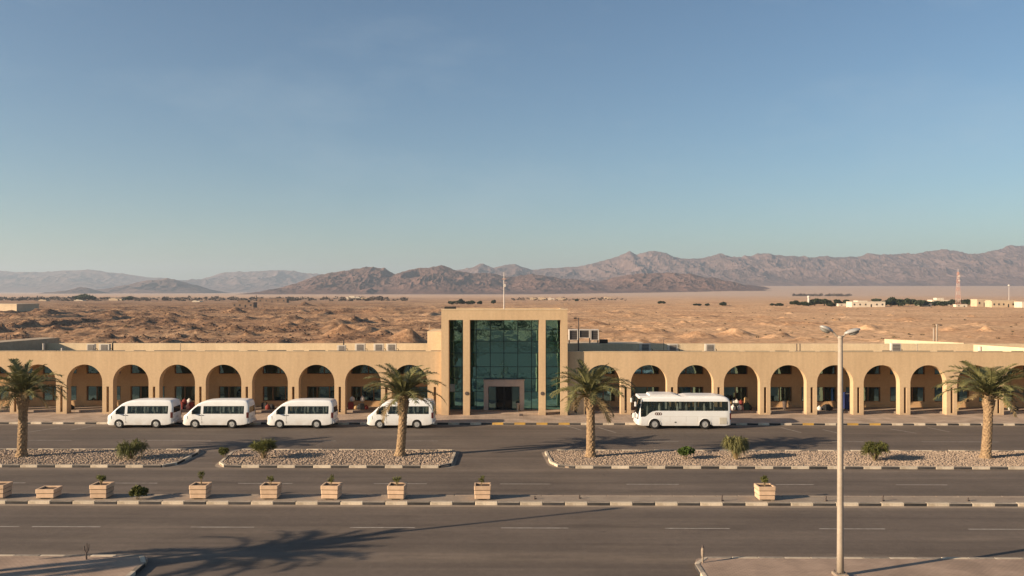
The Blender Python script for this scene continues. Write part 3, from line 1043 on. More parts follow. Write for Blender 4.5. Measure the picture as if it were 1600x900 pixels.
tag(kr, 'kerb with painted stones edging the lower right pavement', 'kerb', kind='structure')
edge = [p for p in pr if p[1] > 20 and p[0] < 60]
kerb_run(kr, [(42, Y_NEAR)] + edge, 1.08, ['white', 'black'], depth=0.8)

# painted lines
def dash(label, pts, w):
    a, b = Vector(pts[0]), Vector(pts[1])
    d = (b - a).normalized()
    n = Vector((-d.y, d.x)) * w / 2
    o = MB().add([(p.x, p.y, 0.005) for p in (a - n, b - n, b + n, a + n)], [(0, 1, 2, 3)]).build('lane_marking', M['road_white'])
    return o


lines = [
    ('white lane dash on the front road', [(-52, 30), (50, 157), (298, 397), (547, 648), (783, 888), (1039, 1140), (1280, 1383), (1513, 1650)], 39.0, 0.10),
    ('thin white lane dash on the middle road', [(12, 40), (173, 246), (372, 457), (584, 667), (781, 860), (979, 1061), (1212, 1272), (1400, 1480)], 47.9, 0.10),
    ('faint white lane line on the terminal road', [(40, 112), (230, 330), (480, 525), (632, 684), (1000, 1060), (1300, 1350), (1440, 1560)], 61.6, 0.09)]
where = ['at the far left edge', 'second from the left', 'third from the left', 'left of the middle', 'right of the middle', 'third from the right', 'second from the right', 'at the far right edge']
for base_l, spans, yy, w in lines:
    for k, (a, b) in enumerate(spans):
        o = dash('', [(xat(a, yy), yy), (xat(b, yy), yy)], w)
        tag(o, base_l + ' ' + (where[k] if len(spans) == 8 else where[k if k < 4 else k + 1]), 'lane marking', base_l.replace('dash', 'dashes').replace('lane line', 'lane lines'), kind='structure')
bay = [((40, 676), (92, 668)), ((110, 672), (148, 665)), ((880, 664), (908, 672)), ((1220, 668), (1252, 676)), ((1285, 671), (1310, 677)), ((1390, 670), (1432, 677)), ((1450, 668), (1484, 675)), ((935, 668), (962, 676))]
bay_w = ['left of the first van', 'just ahead of the first van', 'beside the entrance portal', 'behind the coach', 'second one behind the coach', 'left of the rightmost palm', 'nearest the rightmost palm', 'ahead of the coach']
for k, (a, b) in enumerate(bay):
    p, q = gp(*a), gp(*b)
    o = dash('', [(p.x, p.y), (q.x, q.y)], 0.09)
    tag(o, 'slanting faint parking line ' + bay_w[k], 'parking line', 'faint parking bay lines', kind='structure')

# ------------------------------------------------------------------ terminal building
T = empty('terminal_building', (0, Y_FAC, 0))
tag(T, 'long tan arcaded terminal with a tall teal glass entrance portal', 'building')
OY = Y_FAC                              # children are given in world x,z and y relative to the arcade front

wallZ = 5.72
LH, LA = xat(640, OY), xat(132, OY)
PITCH = (LH - LA) / 7.0
RA, RZ = xat(941.5, OY), xat(1597, OY)
PITCH_R = (RZ - RA) / 9.0
PORT_L, PORT_R = xat(689.5, 73.4), xat(886.8, 73.4)
TH = 0.75
AR = 1.6                                # arch half width
SPR = 2.95


def arcade(name, centres, x0, x1, pitch):
    m = MB()
    yf, yb = 0.0, TH

    def span(xa, xb, za, zb, ta, tb, top=True, bottom=True):
        m.add([(xa, yf, za), (xb, yf, zb), (xb, yf, tb), (xa, yf, ta)], [(0, 1, 2, 3)])
        m.add([(xa, yb, za), (xb, yb, zb), (xb, yb, tb), (xa, yb, ta)], [(3, 2, 1, 0)])
        if bottom: m.add([(xa, yf, za), (xb, yf, zb), (xb, yb, zb), (xa, yb, za)], [(3, 2, 1, 0)])
        if top: m.add([(xa, yf, ta), (xb, yf, tb), (xb, yb, tb), (xa, yb, ta)], [(0, 1, 2, 3)])

    def jamb(x, za, zb):
        m.add([(x, yf, za), (x, yb, za), (x, yb, zb), (x, yf, zb)], [(0, 1, 2, 3)])
    zb0 = ZP - 0.03
    edges = [x0]
    for c in centres: edges += [c - AR, c + AR]
    edges.append(x1)
    for i in range(0, len(edges), 2):           # piers
        a, b = edges[i], edges[i + 1]
        inner = 0 < i < len(edges) - 2 or (b - a) < 1.6
        if inner and b - a > 0.5:
            c = (a + b) / 2
            sw = 0.11
            span(a, c - sw, zb0, zb0, wallZ, wallZ)
            span(c + sw, b, zb0, zb0, wallZ, wallZ)
            span(c - sw, c + sw, zb0, zb0, 0.30, 0.30)
            span(c - sw, c + sw, 2.58, 2.58, wallZ, wallZ)
            jamb(c - sw, 0.30, 2.58)
            jamb(c + sw, 0.30, 2.58)
        else:
            span(a, b, zb0, zb0, wallZ, wallZ)
        jamb(a, zb0, SPR if i > 0 else wallZ)
        jamb(b, zb0, SPR if i < len(edges) - 2 else wallZ)
    n = 28
    for c in centres:
        for k in range(n):
            t0, t1 = math.pi * (1 - k / n), math.pi * (1 - (k + 1) / n)
            span(c + AR * math.cos(t0), c + AR * math.cos(t1), SPR + AR * math.sin(t0), SPR + AR * math.sin(t1), wallZ, wallZ)
    return m.build(name, M['stucco'], T)


left_c = [LH + PITCH * k for k in range(-10, 1)]
right_c = [RA + PITCH_R * k for k in range(0, 12)]
WL = left_c[0] - 3.0
WR = right_c[-1] + 3.0
arcade('arcade_wall', left_c, WL, PORT_L + 0.02, PITCH)
arcade('arcade_wall', right_c, PORT_R - 0.02, WR, PITCH_R)

# back wall of the arcade with window openings
W_L0, W_L1, W_U0, W_U1 = 0.80, 2.17, 3.34, 4.35
WW = 3.24


def back_wall(x0, x1, starts):
    m = MB()
    ya, yb = Y_BACK - OY, Y_BACK - OY + 0.35
    xs_ = [x0]
    for s in starts:
        xs_ += [s, s + WW]
    xs_.append(x1)
    m.box(x0, x1, ya, yb, 0.1, W_L0)
    m.box(x0, x1, ya, yb, W_L1, W_U0)
    m.box(x0, x1, ya, yb, W_U1, 4.86)
    for i in range(0, len(xs_), 2):
        m.box(xs_[i], xs_[i + 1], ya, yb, W_L0, W_L1)
        m.box(xs_[i], xs_[i + 1], ya, yb, W_U0, W_U1)
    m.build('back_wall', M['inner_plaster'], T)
    yp = ya + 0.16
    for s in starts:
        for z0, z1, cuts in ((W_L0, W_L1, (0.0, 0.29, 0.655, 1.0)), (W_U0, W_U1, (0.0, 0.5, 1.0))):
            f = MB()
            fw = 0.05
            f.box(s, s + WW, yp - 0.04, yp + 0.06, z0, z0 + fw)
            f.box(s, s + WW, yp - 0.04, yp + 0.06, z1 - fw, z1)
            xc = [s + WW * c for c in cuts]
            for j, x in enumerate(xc):
                xa = x if j == 0 else (x - fw * 2 if j == len(xc) - 1 else x - fw)
                f.box(xa, xa + 2 * fw, yp - 0.05, yp + 0.05, z0 + fw, z1 - fw)
            w = f.build('window', M['frame_wood'], T)
            for j in range(len(xc) - 1):
                a = xc[j] + (2 * fw if j == 0 else fw)
                b = xc[j + 1] - (2 * fw if j == len(xc) - 2 else fw)
                ti = random.uniform(-0.006, 0.006)
                MB().add([(a, yp + ti, z0 + fw), (b, yp - ti, z0 + fw), (b, yp - ti, z1 - fw), (a, yp + ti, z1 - fw)], [(0, 1, 2, 3)]).build('pane', M['win_glass'], w)


lw = xat(135, Y_BACK)
left_starts = [lw + PITCH * k for k in range(-3, 8)]
rw = xat(976, Y_BACK)
right_starts = [rw + PITCH_R * k for k in range(-1, 11)]
if right_starts[0] < PORT_R + 0.4: right_starts = right_starts[1:]
back_wall(WL, PORT_L, [s for s in left_starts if s + WW < PORT_L - 0.2])
back_wall(PORT_R, WR, right_starts)
# raised arcade floor (plinth)
MB().box(WL, PORT_L - 0.3, 1.3, Y_BACK - OY, 0.0, ZP + 0.13).build('arcade_floor', M['paving'], T)
MB().box(PORT_R + 0.3, WR, 1.3, Y_BACK - OY, 0.0, ZP + 0.13).build('arcade_floor', M['paving'], T)
# roof decks, soffit and rear parapet
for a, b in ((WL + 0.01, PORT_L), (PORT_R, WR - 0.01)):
    MB().box(a, b, TH, Y_REAR - OY, 4.86, 4.98).build('roof', M['roof'], T)
    MB().box(a, b, Y_REAR - OY, Y_REAR - OY + 0.3, 0, 5.76).build('rear_parapet', M['cream'], T)
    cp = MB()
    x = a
    while x < b - 0.5:                     # broken dark strips behind the coping, standing in for its shadow line
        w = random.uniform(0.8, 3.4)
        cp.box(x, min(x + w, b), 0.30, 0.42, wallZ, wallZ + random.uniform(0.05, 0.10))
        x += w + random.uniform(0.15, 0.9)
    cp.build('coping_shade_strip', M['dark_metal'], T)
# front coping strip, slightly proud of the wall top
MB().box(WL, PORT_L, -0.03, 0.28, wallZ, wallZ + 0.035).build('coping', M['cream'], T)
MB().box(PORT_R, WR, -0.03, 0.28, wallZ, wallZ + 0.035).build('coping', M['cream'], T)

# portal
PY = 73.4 - OY
PZ, PH = zat(483.5, 73.4), zat(500, 73.4)
ppx = [689.5, 701, 723.5, 734, 842, 852.5, 876, 886.8]
pX = [xat(p, 73.4) for p in ppx]
for i in (0, 2, 4, 6):
    MB().box(pX[i], pX[i + 1], PY, PY + 1.1, ZP - 0.03, PH).build('portal_pier', M['stucco'], T)
MB().box(pX[0], pX[7], PY, PY + 1.1, PH, PZ - 0.04).build('portal_beam', M['stucco'], T)
MB().box(pX[0] - 0.03, pX[7] + 0.03, PY - 0.03, PY + 0.5, PZ - 0.04, PZ + 0.04).build('portal_coping', M['cream'], T)
GY_ = 2.6                               # glass plane behind the arcade front
MB().box(pX[0], pX[0] + 0.35, PY + 1.1, 8.0, 0.1, PZ - 0.04).build('portal_wall', M['stucco'], T)
MB().box(pX[7] - 0.35, pX[7], PY + 1.1, 8.0, 0.1, PZ - 0.04).build('portal_wall', M['stucco'], T)
MB().box(pX[0] + 0.35, pX[7] - 0.35, 7.65, 8.0, 0.1, PZ - 0.04).build('portal_wall', M['stucco'], T)
MB().box(pX[0] + 0.35, pX[7] - 0.35, PY + 1.1, 7.65, PH + 0.15, PH + 0.45).build('portal_roof', M['roof'], T)
MB().box(pX[0] + 0.35, pX[7] - 0.35, PY + 1.1, 7.65, 0.0, ZP + 0.06).build('portal_floor', M['paving'], T)
GP = OY + GY_
gcols = [xat(p, GP) for p in (702.5, 722, 734.5, 744, 766, 787.3, 809, 830.5, 842, 853, 876)]
gcols[0], gcols[-1] = pX[0] + 0.36, pX[7] - 0.36
grows = [zat(p, GP) for p in (515.5, 533, 551.5, 573, 591, 612)]
GZ0, GZ1 = ZP + 0.06, PH + 0.15
rowsz = [GZ0] + grows[::-1] + [GZ1]
door_x0, door_x1 = xat(756, GP - 0.3), xat(819, GP - 0.3)
DZ = zat(594, GP - 0.3)
cw = MB()
for j, x in enumerate(gcols):
    cw.box(x - 0.03, x + 0.03, GY_ - 0.04, GY_ + 0.08, GZ0, GZ1)
for i in range(len(gcols) - 1):
    for z in rowsz:
        cw.box(gcols[i] + 0.03, gcols[i + 1] - 0.03, GY_ - 0.03, GY_ + 0.07, z - 0.025, z + 0.025)
cwo = cw.build('curtain_wall', M['mullion'], T)
for i in range(len(gcols) - 1):
    for j in range(len(rowsz) - 1):
        a, b, z0, z1 = gcols[i] + 0.03, gcols[i + 1] - 0.03, rowsz[j] + 0.025, rowsz[j + 1] - 0.025
        t1, t2 = random.uniform(-0.007, 0.007), random.uniform(-0.004, 0.004)
        MB().add([(a, GY_ + t1 + t2, z0), (b, GY_ - t1 + t2, z0), (b, GY_ - t1 - t2, z1), (a, GY_ + t1 - t2, z1)], [(0, 1, 2, 3)]).build('glass_pane', M['glass'], cwo)
# door surround and doors
ds = MB()
y0, y1 = GY_ - 0.55, GY_ - 0.05
sw = 0.42
ds.box(door_x0, door_x0 + sw, y0, y1, GZ0, DZ - 0.55)
ds.box(door_x1 - sw, door_x1, y0, y1, GZ0, DZ - 0.55)
ds.box(door_x0, door_x1, y0, y1, DZ - 0.55, DZ)
dso = ds.build('door_surround', M['stone'], T)
MB().box(door_x0 - 0.05, door_x1 + 0.05, y0 - 0.05, y1, DZ, DZ + 0.06).build('cornice', M['stone'], dso)
ix0, ix1 = door_x0 + sw, door_x1 - sw
dw = (ix1 - ix0) / 4
for k in range(4):
    a, b = ix0 + k * dw, ix0 + (k + 1) * dw
    d_y = y0 + (0.12 if k in (0, 3) else 0.3)
    d = MB()
    d.box(a + 0.005, a + 0.05, d_y, d_y + 0.05, GZ0, DZ - 0.56)
    d.box(b - 0.05, b - 0.005, d_y, d_y + 0.05, GZ0, DZ - 0.56)
    d.box(a + 0.05, b - 0.05, d_y, d_y + 0.05, DZ - 0.62, DZ - 0.56)
    d.box(a + 0.05, b - 0.05, d_y, d_y + 0.05, GZ0, GZ0 + 0.08)
    do = d.build('door', M['mullion'] if k in (0, 3) else M['black_trim'], T)
    MB().add([(a + .05, d_y + .025, GZ0 + .08), (b - .05, d_y + .025, GZ0 + .08), (b - .05, d_y + .025, DZ - .62), (a + .05, d_y + .025, DZ - .62)], [(0, 1, 2, 3)]).build('door_pane', M['win_glass'] if k in (0, 3) else M['door_dark'], do)
# round plaques on the two inner piers
for px in (729.3, 847.5):
    x, z = xat(px, 73.3), zat(615, 73.3)
    p = MB().lathe([(0.17, 0), (0.17, -0.03), (0.13, -0.05), (0.10, -0.035), (0.02, -0.05)], 18, 'Y', (x, PY, z))
    p.build('plaque', M['rust'], T)
# notice behind the left glass strip
x, z = xat(707, GP), zat(606, GP)
MB().box(x - 0.28, x + 0.22, GY_ - 0.06, GY_ - 0.045, z - 0.35, z + 0.35).build('notice', M['notice'], T)
# roof hatch and low plinths on top of the portal
hx = xat(703, 76)
MB().prism([(hx - .5, 2.0), (hx + .5, 2.0), (hx + .5, 3.0), (hx - .5, 3.0)], PH + .45, PZ + 0.2).build('roof_hatch', M['dark_metal'], T)
# stair block left of the portal
sbx0, sbx1 = xat(669.5, 78.5), pX[0]
MB().box(sbx0, sbx1 - 0.01, 3.5, 8.5, 4.98, zat(518, 77.5)).build('stair_block', M['cream'], T)
# plant platform right of the portal, behind the rear parapet
px0, px1 = pX[7] + 0.02, xat(1010, 86)
MB().box(px0, px1, Y_REAR - OY + 0.3, Y_REAR - OY + 5.5, 0, 5.62).build('plant_platform', M['house_tan'], T)

# splayed roof walls at both wing ends (they stand on the roof, facing inward)
def roof_wall(pts, zt0, zt1, thick, mat):
    a, b = Vector(pts[0]), Vector(pts[1])
    n = Vector((-(b - a).y, (b - a).x)).normalized() * thick
    m = MB()
    m.add([(a.x, a.y - OY, 4.96), (b.x, b.y - OY, 4.96), (b.x + n.x, b.y + n.y - OY, 4.96), (a.x + n.x, a.y + n.y - OY, 4.96),
           (a.x, a.y - OY, zt0), (b.x, b.y - OY, zt1), (b.x + n.x, b.y + n.y - OY, zt1), (a.x + n.x, a.y + n.y - OY, zt0)],
          [(3, 2, 1, 0), (4, 5, 6, 7), (0, 1, 5, 4), (1, 2, 6, 5), (2, 3, 7, 6), (3, 0, 4, 7)])
    return m.build('roof_wall', mat, T)


# right: near splayed wall, brightly lit on its left face
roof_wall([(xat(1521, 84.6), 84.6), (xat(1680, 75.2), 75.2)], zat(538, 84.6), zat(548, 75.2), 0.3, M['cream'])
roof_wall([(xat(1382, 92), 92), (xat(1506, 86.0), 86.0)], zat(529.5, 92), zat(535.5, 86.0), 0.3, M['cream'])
# left: mirrored, the shade of its right face put into a darker material
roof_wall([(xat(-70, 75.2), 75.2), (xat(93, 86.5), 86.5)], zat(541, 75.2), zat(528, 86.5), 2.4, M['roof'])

# ------------------------------------------------------------------ things on the roof
def ac_unit(px, w, h, Yc, label, z0=4.98):
    x = xat(px, Yc)
    o = empty('air_conditioner', (x, Yc, z0))
    tag(o, label, 'air conditioner', 'air conditioners on the terminal roof')
    d = 0.35
    FH = 0.36
    MB().cbox(-w / 2, w / 2, -d / 2, d / 2, FH, FH + h, 0.02).build('casing', M['ac_white'], o)
    for s in (-1, 1):
        MB().box(s * w * 0.3 - 0.05, s * w * 0.3 + 0.05, -d / 2, d / 2, 0, FH).build('foot', M['dark_metal'], o)
    g = MB()
    r = min(w, h) * 0.40
    cz = FH + h / 2
    g.box(-r, r, -d / 2 - 0.025, -d / 2 - 0.003, cz - r, cz + r)
    go = g.build('fan_grille', M['ac_grille'], o)
    fr = MB()
    for k in range(5):
        zz = cz - r + (k + .5) * 2 * r / 5
        fr.box(-r, r, -d / 2 - 0.04, -d / 2 - 0.026, zz - 0.012, zz + 0.012)
    fr.build('guard', M['ac_white'], go)
    MB().tube([(w / 2, 0, 0.65), (w / 2 + 0.16, 0.02, 0.62), (w / 2 + 0.2, 0.05, 0.02)], 0.03, 6).build('pipe', M['dark_metal'], o)
    return o


ZD = 4.98
for px, w, h, Yc, lab in [
    (143, 0.75, 0.72, 79.2, 'air conditioner nearest the shaded roof wall at the left end'),
    (164, 1.0, 0.72, 79.2, 'wide air conditioner, second from the left on the roof'),
    (534, 0.8, 0.6, 79.2, 'air conditioner beside a short pipe, first of four left of portal'),
    (563, 0.95, 0.75, 79.2, 'air conditioner second of the four left of the portal'),
    (592, 0.95, 0.75, 79.2, 'air conditioner third of the four left of the portal'),
    (612, 0.95, 0.75, 79.2, 'air conditioner nearest to the stair block left of the portal'),
    (1008, 1.05, 0.8, 79.2, 'air conditioner where the portal shadow ends on the roof'),
    (1051, 0.95, 0.75, 79.2, 'air conditioner above the second visible arch right of the portal'),
    (1109, 0.95, 0.75, 79.2, 'air conditioner above the pier right of the coach centre'),
    (1399, 0.95, 0.85, 79.2, 'single air conditioner near the bright wall at the right end')]:
    ac_unit(px, w, h, Yc, lab)


def roof_pipe(name, px, Yc, pts, r, mat, label, cat):
    pts = [pts[0]] + [(a, b, c + 0.42) for a, b, c in pts[1:]]
    o = MB().tube(pts, r, 8).build(name, mat)
    o.location = (xat(px, Yc), Yc, ZD)
    return tag(o, label, cat)


roof_pipe('vent_pipe', 176, 79.2, [(0, 0, 0), (0, 0, 0.75), (0.1, 0, 0.86), (0.3, 0, 0.82)], 0.07, M['dark_metal'], 'bent dark vent pipe right of the left air conditioners', 'vent pipe')
roof_pipe('vent_pipe', 537, 79.6, [(0, 0, 0), (0, 0, 1.05)], 0.06, M['dark_metal'], 'short upright dark pipe behind an air conditioner left of portal', 'vent pipe')
roof_pipe('vent_pipe', 68, 78.5, [(0, 0, 0), (0, 0, 0.75)], 0.08, M['ac_white'], 'pale upright pipe in the shade at the left roof end', 'vent pipe')
roof_pipe('vent_pipe', 97, 78.0, [(0, 0, 0), (0, 0, 0.35)], 0.1, M['ac_white'], 'stubby pale pipe at the left roof end', 'vent pipe')
roof_pipe('vent_pipe', 1245, 79.2, [(0, 0, 0), (0, 0, 0.72)], 0.05, M['rust'], 'left one of two short pipes beside the street lamp head', 'vent pipe')
roof_pipe('vent_pipe', 1250, 79.2, [(0, 0, 0), (0, 0, 0.72)], 0.05, M['rust'], 'right one of two short pipes beside the street lamp head', 'vent pipe')
roof_pipe('vent_pipe', 1434, 79.2, [(0, 0, 0), (-0.06, 0, 0.6), (-0.02, 0, 0.75)], 0.045, M['pole'], 'thin pale pipe right of the single air conditioner', 'vent pipe')
roof_pipe('vent_pipe', 1531, 77.0, [(0, 0, 0), (0, 0, 0.62)], 0.16, M['ac_white'], 'thick pale pipe against the bright wall at the right end', 'vent pipe')
roof_pipe('roof_pole', 1037, 80.0, [(0, 0, 0), (0, 0, 1.05)], 0.025, M['rust'], 'thin pole between two air conditioners right of the portal', 'pole')
roof_pipe('roof_pole', 282, 82.0, [(0, 0, 0), (0, 0, 0.65)], 0.03, M['pole'], 'thin pole on the roof above the left vans', 'pole')
roof_pipe('roof_pole', 671, 78.0, [(0, 0, 0), (0, 0, 2.6)], 0.035, M['pole'], 'tall thin pole at the corner of the stair block', 'pole')

# lamp pole on the roof right of the portal
o = empty('roof_lamp', (xat(904, 84.5), 84.5, ZD))
tag(o, 'brown lamp pole standing before the cooling rack right of portal', 'lamp')
MB().tube([(0, 0, 0), (0, 0, 3.44)], 0.055, 8).build('pole', M['rust'], o)
MB().tube([(0, 0, 3.36), (-0.25, 0, 3.42)], 0.025, 6).build('arm', M['rust'], o)
MB().cbox(-0.5, -0.2, -0.1, 0.1, 3.32, 3.46, 0.02).build('lamp_head', M['dark_metal'], o)
# cooling rack of three units
rx0, rx1 = xat(888.5, 87), xat(935, 87)
rz0 = 5.62
o = empty('cooling_rack', ((rx0 + rx1) / 2, 87, rz0))
tag(o, 'white framed rack of three dark cooling units behind portal right', 'cooling unit')
wtot = rx1 - rx0
zlo, zhi = zat(531, 87) - rz0, zat(514.5, 87) - rz0
cells = [(-0.5, -0.19, 0.0), (-0.17, 0.20, 0.22), (0.22, 0.5, 0.0)]
for a, b, up in cells:
    xa, xb, zl = a * wtot, b * wtot, zlo + up
    f = MB()
    fw = 0.09
    f.box(xa, xa + fw, -0.5, 0.5, zl, zhi)
    f.box(xb - fw, xb, -0.5, 0.5, zl, zhi)
    f.box(xa + fw, xb - fw, -0.5, 0.5, zhi - fw, zhi)
    f.box(xa + fw, xb - fw, -0.5, 0.5, zl, zl + 0.04)
    u = f.build('cooling_unit', M['mast_white'], o)
    MB().box(xa + fw, xb - fw, -0.42, 0.45, zl + 0.04, zhi - fw).build('coil', M['ac_grille'], u)
    g = MB()
    for k in range(4):
        z_ = zl + 0.12 + k * (zhi - zl - 0.25) / 4
        g.box(xa + fw, xb - fw, -0.455, -0.43, z_, z_ + 0.05)
    g.build('louvre', M['dark_metal'], u)
for s in (-0.48, -0.18, 0.21, 0.48):
    MB().box(s * wtot - 0.04, s * wtot + 0.04, -0.4, 0.4, 0, zlo if abs(s) > .3 else zlo + 0.22).build('leg', M['dark_metal'], o)
bx = xat(943, 87.5)
o = MB().cbox(-0.43, 0.43, -0.3, 0.3, 0, 0.42, 0.03).build('equipment_box', M['dark_metal'], loc=(bx, 87.5, 5.62))
tag(o, 'low dark equipment box right of the cooling rack', 'equipment box')
# mast on the portal roof
o = empty('antenna_mast', (xat(787.5, 78), 78, PH + 0.45))
tag(o, 'thin pale antenna mast rising from the portal roof', 'antenna')
MB().tube([(0, 0, 0), (0, 0, 2.6), (0, 0, zat(425, 78) - PH - 0.45)], [0.05, 0.04, 0.025], 8).build('mast', M['mast_white'], o)
MB().box(-0.2, 0.2, -0.03, 0.03, 3.2, 3.27).build('crossarm', M['red_white'], o)
MB().box(0.03, 0.16, -0.05, 0.05, 2.5, 2.75).build('junction_box', M['mast_white'], o)
# H-frame pole structure at the right end
o = empty('pole_frame', (xat(1463, 90), 90, 5.2))
tag(o, 'twin pole frame with small lamp above the right roof wall', 'lamp')
for x, h in ((-0.28, 1.95), (0.06, 2.35)):
    MB().tube([(x, 0, 0), (x, 0, h)], 0.08, 8).build('pole', M['pole'], o)
MB().tube([(0.06, 0, 2.3), (0.55, 0, 2.3)], 0.03, 6).build('arm', M['dark_metal'], o)
MB().cbox(0.38, 0.62, -0.1, 0.1, 2.2, 2.3, 0.02).build('lamp_head', M['dark_metal'], o)
# railing at the far left of the roof
o = empty('roof_ladder', (xat(12, 84.2), 84.2, ZD))
tag(o, 'rusty ladder rail sticking up at the far left of the roof', 'ladder')
for k, x in enumerate((-0.15, 0.3)):
    MB().tube([(x, 0, 0), (x, 0, 1.5), (x - 0.15, 0.25, 1.62)], 0.045, 6).build('rail', M['rust'], o)
for z in (0.4, 0.75, 1.1, 1.4):
    MB().tube([(-0.15, 0, z), (0.3, 0, z)], 0.025, 5).build('rung', M['rust'], o)
MB().tube([(-3.2, 0, 1.35), (-0.15, 0, 1.35)], 0.025, 5).build('handrail', M['rust'], o)


# ------------------------------------------------------------------ vehicles
def lerp_tab(tab, x):
    for (a, va), (b, vb) in zip(tab, tab[1:]):
        if x <= b:
            t = 0 if b == a else max(0, min(1, (x - a) / (b - a)))
            return va + (vb - va) * t
    return tab[-1][1]


def smooth_tab(tab):
    return lambda x: lerp_tab(tab, x)


class Shell:
    """vehicle body: front at x=0, rear at x=L, near side at -y"""
    def __init__(s, L, top, plan, belt, wtop, sill, wheels, R, wz, taper, rr):
        s.L, s.top, s.plan, s.belt, s.wtop, s.sill = L, top, plan, belt, wtop, sill
        s.wheels, s.R, s.wz, s.taper, s.rr = wheels, R, wz, taper, rr

    def half(s, x, z):
        b = s.belt(x)
        t = max(0, z - b)
        return s.plan(x) - t * s.taper - max(0, 0.55 - z) * 0.10

    def zb(s, x):
        for w in s.wheels:
            if abs(x - w) < s.R:
                return max(s.sill(x), s.wz + math.sqrt(s.R ** 2 - (x - w) ** 2))
        return s.sill(x)

    def levels(s, x):
        zt = s.top(x)
        r = min(s.rr, max(0.05, (zt - 0.6) * 0.25))
        zb = s.zb(x)
        be = min(s.belt(x), zt - r - 0.02)
        wt = max(be, min(s.wtop(x), zt - r - 0.005))
        lv = [zb, zb + (be - zb) * .33, zb + (be - zb) * .7, be, (be + wt) / 2, wt, zt - r]
        return lv, zt, r

    def ring(s, x):
        lv, zt, r = s.levels(x)
        pts = [(s.half(x, z), z) for z in lv]
        w = pts[-1][0]
        for a in (30, 60, 85):
            t = math.radians(a)
            pts.append((w - r + r * math.cos(t), zt - r + r * math.sin(t)))
        pts.append((w * 0.45, zt + 0.012))
        return pts

    def build(s, stations, win, mat, parent, name='body'):
        """win(x0,x1) -> True where the side glass leaves the shell open"""
        m = MB()
        rings = []
        for x in stations:
            p = s.ring(x)
            rings.append([(x, -y, z) for y, z in p] + [(x, y, z) for y, z in reversed(p)])
        n = len(rings[0])
        vs = [q for r in rings for q in r]
        fs = []
        half = n // 2
        for i in range(len(rings) - 1):
            hole = win(stations[i], stations[i + 1])
            for j in range(n - 1):
                jj = j if j < half else n - 2 - j
                if hole and jj in (3, 4): continue
                fs.append((i * n + j, (i + 1) * n + j, (i + 1) * n + j + 1, i * n + j + 1))
        fs.append(tuple(range(n)))
        fs.append(tuple((len(rings) - 1) * n + k for k in range(n - 1, -1, -1)))
        m.add(vs, fs)
        o = m.build(name, mat, parent, smooth=True)
        # keep creases crisp
        for p in o.data.polygons:
            if len(p.vertices) > 4: p.use_smooth = False
        return o

    def pane(s, side, x0, x1, parent, mat, off=-0.012, name='side_window', n=8, inset=0.0):
        vs, fs = [], []
        for k in range(n + 1):
            x = x0 + (x1 - x0) * k / n
            lv, zt, r = s.levels(x)
            for z in (lv[3] + inset, lv[4], lv[5] - inset):
                vs.append((x, side * (s.half(x, z) + off), z))
        for k in range(n):
            for j in range(2):
                fs.append((3 * k + j, 3 * k + 3 + j, 3 * k + 4 + j, 3 * k + 1 + j))
        return MB().add(vs, fs).build(name, mat, parent, smooth=True)


def wheel(parent, x, y, z, R, w, side):
    """tyre + rim, outer face towards side (-1 near, +1 far)"""
    t = MB()
    t.lathe([(R * 0.62, -w / 2), (R * 0.93, -w / 2), (R, -w / 2 + 0.03), (R, w / 2 - 0.03), (R * 0.93, w / 2), (R * 0.62, w / 2)], 24, 'Y', closed=True)
    wo = t.build('wheel', M['tyre'], parent, loc=(x, y, z))
    s = side
    r = MB()
    r.lathe([(R * 0.63, s * w * 0.46), (R * 0.56, s * w * 0.50), (R * 0.50, s * w * 0.36), (R * 0.2, s * w * 0.42), (R * 0.16, s * w * 0.55), (R * 0.02, s * w * 0.56)], 20, 'Y')
    r.build('rim', M['rim'], wo)
    h = MB()
    for k in range(6):
        a = k * math.pi / 3
        cx, cz = R * 0.37 * math.cos(a), R * 0.37 * math.sin(a)
        h.lathe([(R * 0.075, s * w * 0.36), (R * 0.07, s * w * 0.44)], 6, 'Y', (cx, 0, cz))
    h.build('rim_holes', M['black_trim'], wo)
    return wo


def arch_stations(w, R):
    return [w + R * math.cos(math.pi * k / 12) * 1.0 for k in range(13)]


def clean(st, eps=0.012):
    out = []
    for x in sorted(st):
        if not out or x - out[-1] > eps: out.append(x)
    return out


def curtain(sh, o, s, x, z0, z1, w):
    vs = []
    for k in range(6):
        xx = x - w + 2 * w * k / 5
        for z in (z0, z1):
            vs.append((xx, s * (sh.half(xx, z) - 0.07 - 0.02 * (k % 2)), z))
    return MB().add(vs, [(2 * k, 2 * k + 2, 2 * k + 3, 2 * k + 1) for k in range(5)]).build('curtain', M['seat'], o)


